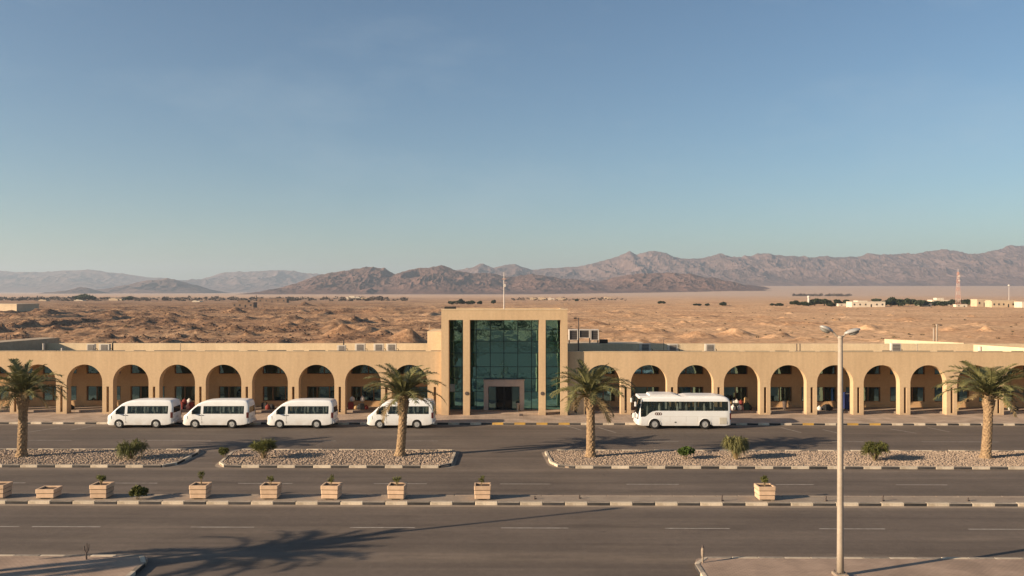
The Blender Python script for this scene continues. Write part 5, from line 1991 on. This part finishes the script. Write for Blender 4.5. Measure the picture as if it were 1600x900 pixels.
Y_PL = 44.0
pw = [(-8, 3, 0, 'planter cut off by the left edge of the picture'), (70, 2, 0, 'low weathered planter without a plant near the left edge'), (153.5, 3, 1, 'planter with a dense low plant, second from the left'),
      (309, 3, 2, 'planter with a tall gangly twig plant'), (420, 3, 3, 'planter below the third van with a small sprout'), (515.5, 3, 4, 'planter with a two pronged sprout left of the palm trunk'),
      (619, 3, 5, 'planter almost below the palm in front of the fourth van'), (753.5, 3, 6, 'planter standing at the central road opening'), (1198.5, 3, 7, 'only planter right of the opening, with a bushy green plant')]
specs = {1: (0.42, 0.22, 9), 2: (0.62, 0.16, 4), 3: (0.40, 0.14, 4), 4: (0.42, 0.16, 4), 5: (0.36, 0.20, 5), 6: (0.42, 0.10, 3), 7: (0.46, 0.17, 8)}
for px, courses, pl, lab in pw:
    h = 0.70 if courses == 3 else 0.48
    wd = {753.5: 0.86, 70: 1.0}.get(px, 0.92) * random.uniform(0.98, 1.03)
    o = make_planter(courses, w=wd, h=h)
    o.location = (xat(px, Y_PL - 0.4), Y_PL, ZP - 0.004)
    o.rotation_euler = (0, 0, random.uniform(-.05, .05))
    tag(o, lab, 'planter', 'planters along the divider')
    if pl:
        hh, sp, n = specs[pl]
        planter_plant(o, 200 + pl, hh, sp, n, 0.07 + h - 0.1, M['leaf'])

# ------------------------------------------------------------------ street lamps, posts
def street_lamp(p, label, h=9.15, rz=0.0):
    o = empty('street_lamp', p, rz)
    tag(o, label, 'street lamp', 'double headed street lamps on the near pavement')
    MB().cbox(-0.26, 0.26, -0.26, 0.26, 0, 0.10, 0.03).build('base_plate', M['concrete'], o)
    for sx in (-1, 1):
        for sy in (-1, 1):
            MB().tube([(sx * .17, sy * .17, 0.10), (sx * .17, sy * .17, 0.16)], 0.025, 6).build('bolt', M['rust'], o)
    MB().tube([(0, 0, 0.1), (0, 0, 1.2), (0, 0, h * 0.6), (0, 0, h)], [0.135, 0.125, 0.11, 0.085], 10).build('pole', M['pole'], o, smooth=True)
    MB().tube([(0, 0, h - 0.04), (0, 0, h + 0.06)], [0.11, 0.10], 10).build('collar', M['pole'], o)
    for s, l in ((-1, 0.30), (1, 0.17)):
        tip = Vector((s * l, 0.0, h + 0.22 - (0.08 if s > 0 else 0)))
        arm = MB().tube([(0, 0, h + 0.02), (s * 0.14, 0, h + 0.06), tip], 0.035, 8).build('arm', M['pole'], o)
        # cobra head: flattened tapering housing
        L_ = 0.52 if s < 0 else 0.62
        hd = MB()
        ang = math.radians(24 if s < 0 else 17)
        prof = [(0, 0.05, 0.05), (0.12, 0.085, 0.075), (0.32, 0.15, 0.105), (0.62, 0.17, 0.105), (0.85, 0.14, 0.075), (1.0, 0.05, 0.03)]
        vs, fs = [], []
        for t, w, th in prof:
            c = tip + Vector((s * t * L_ * math.cos(ang), 0, t * L_ * math.sin(ang)))
            for k in range(12):
                a = 2 * math.pi * k / 12
                ly, lz = w * math.cos(a), th * math.sin(a) * (1.0 if math.sin(a) > 0 else 0.55)
                vs.append((c.x - s * lz * math.sin(ang), c.y + ly, c.z + lz * math.cos(ang)))
        for i in range(len(prof) - 1):
            for k in range(12):
                j = (k + 1) % 12
                fs.append((i * 12 + k, i * 12 + j, (i + 1) * 12 + j, (i + 1) * 12 + k))
        fs += [tuple(range(11, -1, -1)), tuple(60 + k for k in range(12))]
        hd.add(vs, fs)
        head = hd.build('lamp_head', M['lamp_head'], o, smooth=True)
        ln = MB()
        c = tip + Vector((s * 0.58 * L_ * math.cos(ang), 0, 0.58 * L_ * math.sin(ang))) + Vector((s * 0.055 * math.sin(ang), 0, -0.055))
        vs = []
        prof = [(0.0, 1.0), (-0.05, 0.9), (-0.085, 0.55), (-0.095, 0.1)]
        for dz, f in prof:
            for k in range(12):
                a = 2 * math.pi * k / 12
                vs.append((c.x + 0.2 * f * math.cos(a), c.y + 0.13 * f * math.sin(a), c.z + dz + s * math.tan(ang) * 0.2 * f * math.cos(a)))
        fs = []
        for i in range(3):
            for k in range(12):
                j = (k + 1) % 12
                fs.append((i * 12 + k, i * 12 + j, (i + 1) * 12 + j, (i + 1) * 12 + k))
        fs.append(tuple(36 + k for k in range(12)))
        ln.add(vs, fs).build('lens', M['lens'], head, smooth=True)
    return o


lp = gp(1313, 899, ZP)
street_lamp(lp, 'tall double headed street lamp at the lower right', zat(527, lp.y) - ZP)
street_lamp(Vector((-23.0, 31.4, ZP)), 'tall street lamp left of the view casting the long thin shadow', 9.15, 0.4)

o = empty('metal_post', gp(135, 874, ZP))
tag(o, 'forked rusty metal post on the lower left kerb', 'post')
MB().tube([(0, 0, 0), (0, 0, 0.28)], 0.035, 7).build('post', M['rust'], o)
for dx, hh in ((-0.09, 0.55), (0.02, 0.66), (0.10, 0.62)):
    MB().tube([(0, 0, 0.26), (dx * 0.8, 0, 0.38), (dx, 0, hh)], [0.03, 0.026, 0.018], 6).build('prong', M['rust'], o)
o = empty('marker_post', gp(1098, 879, ZP))
tag(o, 'short weathered marker post at the lower right kerb corner', 'post')
MB().tube([(0, 0, 0), (0, 0, 0.2), (0, 0, 0.30), (0, 0, 0.5), (0, 0, 0.62), (0, 0, 0.68)], [0.04, 0.035, 0.06, 0.07, 0.045, 0.02], 8).build('post', M['concrete'], o)
MB().tube([(0, 0, 0.60), (0, 0, 0.70)], [0.05, 0.03], 8).build('cap', M['rust'], o)
for px, py, hh, lab in ((905, 779, 0.18, 'tiny stub post on the divider at the central opening'), (1127.5, 783, 0.30, 'small stub post on the divider left of the lone planter'), (1290, 783, 0.26, 'small leaning stub on the divider beside the lamp pole'), (1379, 783, 0.30, 'small stub post on the divider right of the lamp pole'), (835, 780, 0.16, 'tiny stub just right of the planter at the opening'), (1512, 783, 0.2, 'tiny stub post on the divider at the far right')):
    o = empty('stub_post', gp(px, py, ZP))
    tag(o, lab, 'post', 'stub posts on the divider')
    MB().tube([(0, 0, 0), (0.01, 0, hh * .7), (0.03, 0, hh)], [0.045, 0.04, 0.05], 7).build('post', M['rust'], o)
    MB().tube([(0.0, 0, 0), (0.12, 0.03, 0.05)], [0.04, 0.02], 5).build('bracket', M['rust'], o)

# ------------------------------------------------------------------ things under the arcade
ZF = ZP + 0.13


def suitcase(p, w, d, h, mat, label, rz=0.0, group=None):
    o = empty('suitcase', p, rz)
    tag(o, label, 'suitcase', group)
    MB().cbox(-w / 2, w / 2, -d / 2, d / 2, 0.04, h, 0.04).build('shell', mat, o)
    MB().tube([(-w * .2, 0, h), (-w * .2, 0, h + 0.12), (w * .2, 0, h + 0.12), (w * .2, 0, h)], 0.015, 5).build('handle', M['black_trim'], o)
    for sx in (-1, 1):
        MB().lathe([(0.035, -0.02), (0.035, 0.02)], 8, 'Y', (sx * w * 0.38, -d * .3, 0.035)).build('wheel', M['tyre'], o)
    return o


def sack(p, rx, ry, rz_, mat, label, seed, group=None):
    """soft lumpy bag with a gathered neck"""
    r = random.Random(seed)
    o = empty('sack', p)
    tag(o, label, 'bag', group)
    prof = [(0.55, 0), (0.9, 0.12), (1.0, 0.4), (0.9, 0.68), (0.55, 0.88), (0.2, 0.98), (0.26, 1.1)]
    vs, fs = [], []
    n = 12
    for R_, h in prof:
        for k in range(n):
            a = 2 * math.pi * k / n
            q = R_ * (1 + r.uniform(-.12, .12))
            vs.append((rx * q * math.cos(a), ry * q * math.sin(a), rz_ * h))
    for i in range(len(prof) - 1):
        for k in range(n):
            j = (k + 1) % n
            fs.append((i * n + k, i * n + j, (i + 1) * n + j, (i + 1) * n + k))
    fs += [tuple(range(n - 1, -1, -1)), tuple((len(prof) - 1) * n + k for k in range(n))]
    MB().add(vs, fs).build('bag', mat, o, smooth=True)
    MB().tube([(rx * .2 * math.cos(a), ry * .2 * math.sin(a), rz_ * 0.985) for a in [k * math.pi / 4 for k in range(9)]], 0.014, 4).build('tie', M['black_trim'], o)
    return o


def pile(px_list, where, seed, Yc=75.9, ZF=ZF):
    rnd = random.Random(seed)
    g = 'luggage piled ' + where
    for k, (px, dz, kind, mat, lab) in enumerate(px_list):
        x = xat(px, Yc)
        y = Yc + rnd.uniform(-.12, .12) + (0.35 if dz > 0.3 else 0)
        if kind == 's':
            sack((x, y, ZF + dz), rnd.uniform(.2, .27), rnd.uniform(.18, .24), rnd.uniform(.38, .5), M[mat], lab + ' ' + where, seed * 20 + k, g)
        else:
            suitcase((x, y, ZF + dz), rnd.uniform(.42, .55), .26, rnd.uniform(.55, .7), M[mat], lab + ' ' + where, rnd.uniform(-.3, .3), g)


def bench(px0, px1, Yc, label):
    x0, x1 = xat(px0, Yc), xat(px1, Yc)
    o = empty('luggage_bench', ((x0 + x1) / 2, Yc, ZF))
    tag(o, label, 'bench', 'low benches under the arcade')
    w = x1 - x0
    for y in (0.22, 0.40, 0.58):
        MB().box(-w / 2, w / 2, y, y + 0.14, 0.38, 0.43).build('slat', M['frame_wood'], o)
    for s in (-1, 1):
        MB().box(s * w * .42 - .03, s * w * .42 + .03, 0.22, 0.72, 0, 0.38).build('leg', M['dark_metal'], o)
    return o


bench(272, 303, 75.9, 'low slatted bench under the luggage between the first two vans')
pile([(275, 0, 's', 'bag_red', 'dark red sack at the left of the pile'), (279, 0, 's', 'bag_white', 'white sack low in front of the pile'), (283, 0, 'c', 'bag_red', 'dark red suitcase standing in the pile'),
      (289, 0, 's', 'bag_black', 'black bag in the middle of the pile'), (294, 0, 's', 'bag_pink', 'dusty pink sack in the pile'), (299, 0, 'c', 'bag_red', 'second dark red suitcase at the right of the pile'),
      (278, 0.43, 's', 'bag_white', 'white sack on top of the bench'), (293, 0.43, 's', 'bag_white', 'white bag leaning high on the bench'), (286, 0.43, 's', 'bag_red', 'small red bag on the bench')], 'between the first two vans', 3)
bench(1139, 1174, 75.9, 'low slatted bench under the luggage behind the coach rear')
pile([(1141, 0, 's', 'bag_pink', 'dusty pink sack at the left of the pile'), (1145, 0, 's', 'bag_white', 'white sack low in front'), (1150, 0, 'c', 'bag_black', 'black suitcase in the pile'), (1155, 0, 's', 'bag_white', 'narrow white sack in front'),
      (1160, 0, 's', 'bag_pink', 'rose sack right of centre'), (1166, 0, 'c', 'bag_green', 'dark green suitcase in the pile'), (1172, 0, 's', 'bag_black', 'black bag at the right end'),
      (1142, 0.43, 's', 'bag_tan', 'tan bag on the bench'), (1148, 0.46, 's', 'bag_white', 'large white sack on the bench top'), (1153, 0.43, 's', 'bag_white', 'second white sack on the bench'), (1159, 0.43, 's', 'bag_red', 'red bag on the bench'), (1168, 0.43, 'c', 'bag_tan', 'tan case lying on the bench')], 'behind the coach rear', 4)
pile([(548, 0, 'c', 'bag_red', 'dark red suitcase with pale lid'), (549, 0.70, 's', 'bag_white', 'small white bag on the red suitcase'), (556, 0, 's', 'bag_tan', 'tan sack'), (561, 0, 's', 'bag_black', 'black bag'), (566, 0, 'c', 'bag_black', 'upright black suitcase'), (572, 0, 's', 'bag_red', 'reddish sack'), (565, 0.70, 's', 'bag_white', 'pale bag on the black suitcase')], 'under the arch before the fourth van', 5)
pile([(413, 0, 'c', 'bag_black', 'black suitcase'), (419, 0, 's', 'bag_red', 'red sack'), (425, 0, 's', 'bag_black', 'black sack')], 'just ahead of the third van', 6)
pile([(1280, 0, 's', 'bag_white', 'white sack'), (1287, 0, 's', 'bag_black', 'large black bag'), (1292, 0, 'c', 'bag_black', 'black case'), (1297, 0, 's', 'bag_black', 'smaller black bag')], 'in front of the lit wall left of the lamp pole', 7)
pile([(1579, 0, 's', 'bag_white', 'white sack'), (1586, 0, 's', 'bag_black', 'black sack')], 'under the rightmost arch', 8)
pile([(108, 0, 's', 'bag_tan', 'tan bag'), (113, 0, 's', 'bag_black', 'dark bag')], 'in the first full arch at the left', 9)


def bin_(p, label):
    o = empty('litter_bin', p)
    tag(o, label, 'litter bin')
    MB().lathe([(0.16, 0.1), (0.2, 0.75), (0.17, 0.75), (0.14, 0.16)], 14).build('bucket', M['rust'], o)
    MB().lathe([(0.21, 0.75), (0.22, 0.78), (0.21, 0.81), (0.18, 0.80)], 14).build('rim', M['dark_metal'], o)
    MB().tube([(0, 0, 0), (0, 0, 0.16)], 0.05, 8).build('foot', M['dark_metal'], o)


bin_((xat(1226, 76.2), 76.2, ZF), 'dark litter bin under an arch right of the coach')
# drinks cooler
o = empty('drinks_cooler', (xat(1326, 76.6), 76.6, ZF))
tag(o, 'blue drinks cooler with pink panel under an arch by the lamp', 'cooler')
MB().cbox(-0.42, 0.42, -0.3, 0.3, 0.06, 1.55, 0.03).build('cabinet', M['cooler_blue'], o)
MB().box(-0.02, 0.34, -0.325, -0.303, 0.45, 1.40).build('door_panel', M['cooler_pink'], o)
MB().box(-0.40, 0.40, -0.32, -0.303, 1.42, 1.52).build('header', M['bag_white'], o)
MB().box(-0.10, -0.06, -0.35, -0.303, 0.7, 1.2).build('handle', M['rim'], o)
for sx in (-1, 1):
    MB().box(sx * .34 - .05, sx * .34 + .05, -0.25, 0.25, 0, 0.06).build('foot', M['black_trim'], o)
# bollard and cone-like stub near the doors
o = empty('bollard', (xat(809, 75.5), 75.5, ZP))
tag(o, 'short beige bollard in front of the entrance doors', 'bollard')
MB().lathe([(0.15, 0), (0.15, 0.04), (0.11, 0.06), (0.11, 0.62), (0.18, 0.66), (0.18, 0.78), (0.12, 0.80)], 14).build('shaft', M['pole'], o)
o = empty('stone_block', (xat(814, 73.0), 73.0, ZP))
tag(o, 'small brown block lying on the pavement before the bollard', 'block')
MB().cbox(-0.16, 0.16, -0.12, 0.12, 0, 0.2, 0.03).build('block', M['rust'], o)

# ------------------------------------------------------------------ far things on the plain
def far_tree(px, py, w_px, h_px, label, seed, group):
    p = gp(px, py)
    p.z = ground_z(p.x, p.y)
    s = p.y / FPX
    w, h = w_px * s / 2, h_px * s
    o = empty('desert_tree', p)
    tag(o, label, 'tree', group)
    MB().tube([(0, 0, -0.3), (0.05, 0, h * 0.25), (0.1, 0, h * 0.55)], [w * 0.10, w * 0.08, w * 0.04], 6).build('trunk', M['twig'], o)
    v, q = leafy(900, w * 1.2, w, h * 0.6, seed, (w * 0.16, w * 0.34), 1.3, 0.2, 0.2, blobs=9)
    v[:, 2] += h * 0.48
    v[:, 2] = np.maximum(v[:, 2], -0.1)
    np_obj('crown', v, q, M['leaf_far'], o)
    return o


tg = 'trees on the plain at the right'
tdata = [(1206, 478, 8, 4, 'tiny shrub like tree farthest left of the right tree belt'), (1218, 478, 10, 5, 'small low tree second from the left in the right belt'), (1241, 478, 14, 8, 'small round tree left of the white column'),
         (1256, 478, 14, 7, 'low tree touching the white column on its left'), (1273, 478, 18, 11, 'tree just right of the white column'), (1288, 478, 20, 11, 'middle tree of the dense clump by the white column'),
         (1299, 479, 14, 8, 'right hand tree of the clump by the white column'), (1309, 477, 12, 9, 'small tree left of the long white house'), (1322, 477, 16, 8, 'low tree just before the long white house'), (1349, 479, 9, 8, 'small tree before the long white house'),
         (1370, 472, 13, 6, 'tree crown rising behind the long white house'), (1392, 479, 24, 13, 'large dark tree right of the long white house'), (1404, 479, 20, 12, 'large tree second right of the long white house'), (1419, 478, 20, 12, 'round tree in the middle of the right belt'),
         (1438, 479, 22, 11, 'broad tree left of the low white walls'), (1460, 478, 17, 8, 'low tree left of the lattice tower'), (1474, 479, 18, 8, 'low bushy tree beside the lattice tower'), (1490, 477, 15, 10, 'tree touching the lattice tower'), (1513, 478, 20, 11, 'dark tree right of the lattice tower'), (1523, 478, 10, 7, 'small tree at the compound wall')]
for k, (px, py, w, h, lab) in enumerate(tdata):
    far_tree(px, py, w, h, lab, 300 + k, tg)
tg2 = 'trees on the plain behind the portal'
for k, (px, py, w, h, lab) in enumerate([(705, 476, 11, 7, 'leftmost of the small trees above the portal'), (720, 475.5, 13, 9, 'second and largest small tree above the portal'), (736, 475.5, 14, 7, 'third of the small trees above the portal'),
                                         (749, 475.5, 9, 6, 'fourth small tree above the portal, beside its neighbour'), (771, 475.5, 8, 7, 'small tree just left of the antenna mast'), (901, 471, 8, 4, 'lone small bush tree right of the antenna'), (1034, 475, 9, 6, 'lone dark bush tree on the plain above the coach'),
                                         (133, 469.5, 28, 9, 'broad dark tree clump far left on the plain'), (200, 469.5, 15, 7, 'smaller dark tree far left on the plain'), (1090, 478, 11, 4, 'first of three low bushes on the plain right'), (1105, 478, 8, 4, 'second of three low bushes on the plain right'), (1130, 478, 12, 6, 'largest of three low bushes on the plain right')]):
    far_tree(px, py, w, h, lab, 340 + k, tg2)

# scrub: countless small tufts over the desert and a hazy belt at the left
sr = np.random.default_rng(77)
def scrub(label, n, pxr, pyr, size, mat):
    V_, Q_, c = [], [], 0
    for k in range(n):
        px, py = sr.uniform(*pxr), pyr[0] + (pyr[1] - pyr[0]) * sr.random()
        p = gp(px, py)
        s = sr.uniform(*size) * (p.y / 1000.0 if size[0] > 0.9 else 1.0)
        v, q = leafy(26, s, s, s * 0.6, 1000 + k, (s * 0.3, s * 0.6), 1.4, 0.5, 0.2)
        v[:, 2] += s * 0.3
        V_.append(v + np.array([p.x, p.y, ground_z(p.x, p.y)]))
        Q_.append(q + c)
        c += len(v)
    return tag(np_obj('scrub', np.concatenate(V_), np.concatenate(Q_), mat), label, 'scrub', kind='stuff')


scrub('scattered dry scrub tufts over the desert', 420, (-50, 1650), (474, 530), (0.25, 0.6), pm('dry_scrub', (0.13, 0.095, 0.05), 0.9, var=0.4, scale=0.2))
scrub('dark scrub belt across the far plain at the left', 420, (-60, 640), (466, 470.5), (1.6, 3.6), pm('belt_scrub', (0.10, 0.075, 0.055), 0.9, var=0.4, scale=0.05))


scrub('sparse scrub round the tiny far houses above the portal', 90, (800, 980), (466.5, 470), (1.0, 2.4), bpy.data.materials['belt_scrub'])
scrub('thin line of scrub on the far plain at the right', 110, (1240, 1330), (461.5, 463), (1.2, 3.0), bpy.data.materials['belt_scrub'])
# loose dark stones on the spoil mounds, too many to count
cand = np.argwhere((spoil > 0.9) & (Y > 150) & (Y < 620) & (np.abs(X) < Y * 0.66))
pick = cand[sr.choice(len(cand), min(4500, len(cand)), replace=False)]
sx_, sy_, sz_ = X[pick[:, 0], pick[:, 1]], Y[pick[:, 0], pick[:, 1]], Z[pick[:, 0], pick[:, 1]]
n_ = len(pick)
oct_v = np.array([(1, 0, 0), (0, 1, 0), (-1, 0, 0), (0, -1, 0), (0, 0, 1), (0, 0, -1)], float)
oct_f = np.array([(0, 1, 4), (1, 2, 4), (2, 3, 4), (3, 0, 4), (1, 0, 5), (2, 1, 5), (3, 2, 5), (0, 3, 5)])
rs = sr.uniform(0.10, 0.36, (n_, 1, 1)) ** 1.0 * sr.uniform(0.7, 1.4, (n_, 6, 3)) * np.array([1.2, 1.2, 0.75])
rv = oct_v[None] * rs + np.stack([sx_ + sr.uniform(-.5, .5, n_), sy_ + sr.uniform(-.5, .5, n_), sz_ + 0.05], -1)[:, None]
rf = (oct_f[None] + (np.arange(n_) * 6)[:, None, None]).reshape(-1, 3)
tag(np_obj('rubble', rv.reshape(-1, 3), rf, pm('rubble_stone', (0.17, 0.105, 0.07), 0.95, var=0.5, scale=0.3)), 'loose brown rubble strewn over the desert mounds', 'rubble', kind='stuff')


def house(px0, px1, py0, py1, mat, label, nwin=4, depth=8.0, roof_parts=(), name='house', group='low houses on the plain', windows=True, rz=0.0):
    p0 = gp((px0 + px1) / 2, py1)
    Yc = p0.y
    s = Yc / FPX
    w, h = (px1 - px0) * s, (py1 - py0) * s
    p0.z = ground_z(p0.x, p0.y) - 0.3
    o = empty(name, p0, rz)
    tag(o, label, 'house', group)
    h += 0.3
    MB().box(-w / 2, w / 2, 0, depth, 0, h).build('wall', mat, o)
    MB().box(-w / 2 - 0.08, w / 2 + 0.08, -0.08, depth + 0.08, h, h + 0.14 * h).build('parapet', mat, o)
    for a, b, hh in roof_parts:
        MB().box(-w / 2 + a * w, -w / 2 + b * w, 1.5, depth - 1, h * 1.14, h * 1.14 + hh * s).build('roof_block', mat, o)
    if windows:
        for k in range(nwin):
            cx = -w / 2 + (k + 0.5) * w / nwin
            ww = min(0.55, w / nwin * 0.28)
            if k == nwin // 2:
                MB().box(cx - ww * .8, cx + ww * .8, -0.04, 0.05, 0.35, h * 0.66).build('door', M['shade_glass'], o)
            else:
                f = MB()
                f.box(cx - ww - .1, cx + ww + .1, -0.07, 0.05, h * .38, h * .44)
                wn_ = f.build('window', mat, o)
                MB().box(cx - ww, cx + ww, -0.04, 0.05, h * .44, h * .76).build('pane', M['shade_glass'], wn_)
    return o


house(1331, 1383, 472, 479.5, M['house_white'], 'long low white house between trees on the plain', 6, 10, [(0.2, 0.5, 1.5)])
house(1310, 1330, 474.5, 478.2, M['house_white'], 'small white shed left of the long white house', 2, 6)
house(1440, 1456, 474.5, 479, M['house_white'], 'small white walled building among the right trees', 2, 6)
house(1457, 1484, 469, 476.5, M['house_white'], 'white house partly hidden by trees left of the tower', 3, 8, [(0.3, 0.7, 3)])
house(1494, 1511, 476, 479.5, M['house_white'], 'tiny white hut at the foot of the lattice tower', 2, 4)
house(1527, 1549, 468.5, 478.5, M['house_tan'], 'tan block at the left end of the right compound', 3, 9)
house(1550, 1594, 471, 479.5, M['house_tan'], 'long tan compound house with dark windows at the right edge', 6, 9, [(0.0, 0.9, 1.2)])
house(1597, 1640, 472, 480, M['house_white'], 'pale compound house cut by the right edge of the picture', 4, 9)
house(-40, 33, 477, 489, M['house_tan'], 'flat tan building on the plain at the left edge', 3, 14, windows=False, rz=-0.25)
house(362, 396, 473, 480.5, M['house_dark'], 'dark ruined mud brick building on the left plain', 4, 8, [(0.25, 0.7, 3.0)])
house(402, 448, 467.5, 473.5, M['house_dark'], 'long dark low building right of the mud brick ruin', 5, 8)
for k, (a, b, c, d, lab) in enumerate([(541, 562, 463.5, 467.5, 'far white house with stepped roof on the left plain'), (563, 575, 465, 467.8, 'tiny far house right of the stepped white house'), (170, 190, 466, 469.5, 'tiny white house between the far left trees'), (116, 129, 468, 470, 'tiny tan house before the far left tree clump'),
                                       (828, 838, 465, 468.5, 'tiny white house leftmost above the portal right corner'), (841, 853, 464.8, 468.5, 'second tiny white house above the portal right corner'), (857, 866, 465.5, 468.6, 'third tiny white house right of the portal'), (870, 885, 465.5, 468.4, 'fourth tiny pale house right of the portal'),
                                       (945, 955, 464.5, 467, 'tiny white house alone on the pale plain'), (300, 312, 469.5, 471.8, 'tiny pale hut in the left scrub belt'), (60, 72, 468, 470.5, 'tiny pale hut at the far left of the scrub belt')]):
    house(a, b, c + 0.8, d, M['house_tan'] if k % 3 else M['house_white'], lab, 2, 8, [(0.2, 0.6, 1.5)] if k == 0 else [(0.1, 0.45, 0.8)], windows=False)
# white column
p = gp(1263.5, 478)
o = empty('water_tower', (p.x, p.y, ground_z(p.x, p.y) - 0.2))
tag(o, 'slim white column tower among the right trees', 'tower')
hh = 16 * p.y / FPX
MB().lathe([(0.9, 0), (0.75, hh * .8), (0.75, hh * .8)], 12).build('shaft', M['mast_white'], o)
MB().lathe([(0.75, hh * .8), (1.1, hh * .88), (1.1, hh), (0.2, hh * 1.05)], 12).build('tank', M['mast_white'], o)


def lattice(px, py, top, w0, w1, label, bays=9):
    p = gp(px, py)
    s = p.y / FPX
    h = (py - top) * s
    o = empty('lattice_tower', (p.x, p.y, ground_z(p.x, p.y) - 0.3))
    tag(o, label, 'tower')
    c = [(-1, -1), (1, -1), (1, 1), (-1, 1)]
    for sx, sy in c:
        MB().tube([(sx * w0, sy * w0, 0), (sx * w1, sy * w1, h)], 0.10, 5).build('leg', M['red_white'], o)
    for k in range(bays):
        z0, z1 = h * k / bays, h * (k + 1) / bays
        a, b = w0 + (w1 - w0) * k / bays, w0 + (w1 - w0) * (k + 1) / bays
        m = MB()
        for i in range(4):
            (ax, ay), (bx_, by_) = c[i], c[(i + 1) % 4]
            m.tube([(ax * a, ay * a, z0), (bx_ * b, by_ * b, z1)], 0.045, 4)
            m.tube([(bx_ * a, by_ * a, z0), (ax * b, ay * b, z1)], 0.045, 4)
            m.tube([(ax * b, ay * b, z1), (bx_ * b, by_ * b, z1)], 0.045, 4)
        m.build('bracing', M['red_white'] if k % 2 == 0 else M['mast_white'], o)
    MB().tube([(0, 0, h), (0, 0, h + 2.5)], 0.12, 5).build('aerial', M['mast_white'], o)
    for k, z in enumerate((0.75, 0.88)):
        MB().lathe([(0.7, 0), (0.75, 0.25), (0.3, 0.5)], 10, 'Y', (0.4, -w1 - 0.8, h * z)).build('dish', M['mast_white'], o)
    return o


lattice(1497, 478, 424, 1.5, 0.45, 'tall red and white lattice tower on the right plain')
p = gp(1576.5, 478)
o = empty('radio_mast', (p.x, p.y, ground_z(p.x, p.y) - 0.3))
tag(o, 'thin white mast with round head above the right compound', 'mast')
hh = 33 * p.y / FPX
MB().tube([(0, 0, 0), (0, 0, hh)], [0.22, 0.12], 6).build('mast', M['mast_white'], o)
MB().lathe([(0.2, hh - .5), (0.8, hh - .2), (0.8, hh + .4), (0.3, hh + .7)], 10).build('mast_head', M['mast_white'], o)

# ------------------------------------------------------------------ haze
hz = MB().box(-9400, 9400, -1200, 12900, -8.0, 385)
ho = hz.build('haze', None)
hm = bpy.data.materials.new('haze_air')
hm.use_nodes = True
nt = hm.node_tree
nt.nodes.clear()
out = nt.nodes.new('ShaderNodeOutputMaterial')
pv = nt.nodes.new('ShaderNodeVolumePrincipled')
pv.inputs['Color'].default_value = (0.65, 0.765, 0.91, 1)
pv.inputs['Density'].default_value = 1.1e-4
pv.inputs['Anisotropy'].default_value = 0.2
nt.links.new(pv.outputs[0], out.inputs['Volume'])
ho.data.materials.append(hm)
tag(ho, 'pale dusty haze lying over the plain and mountains', 'haze', kind='stuff')
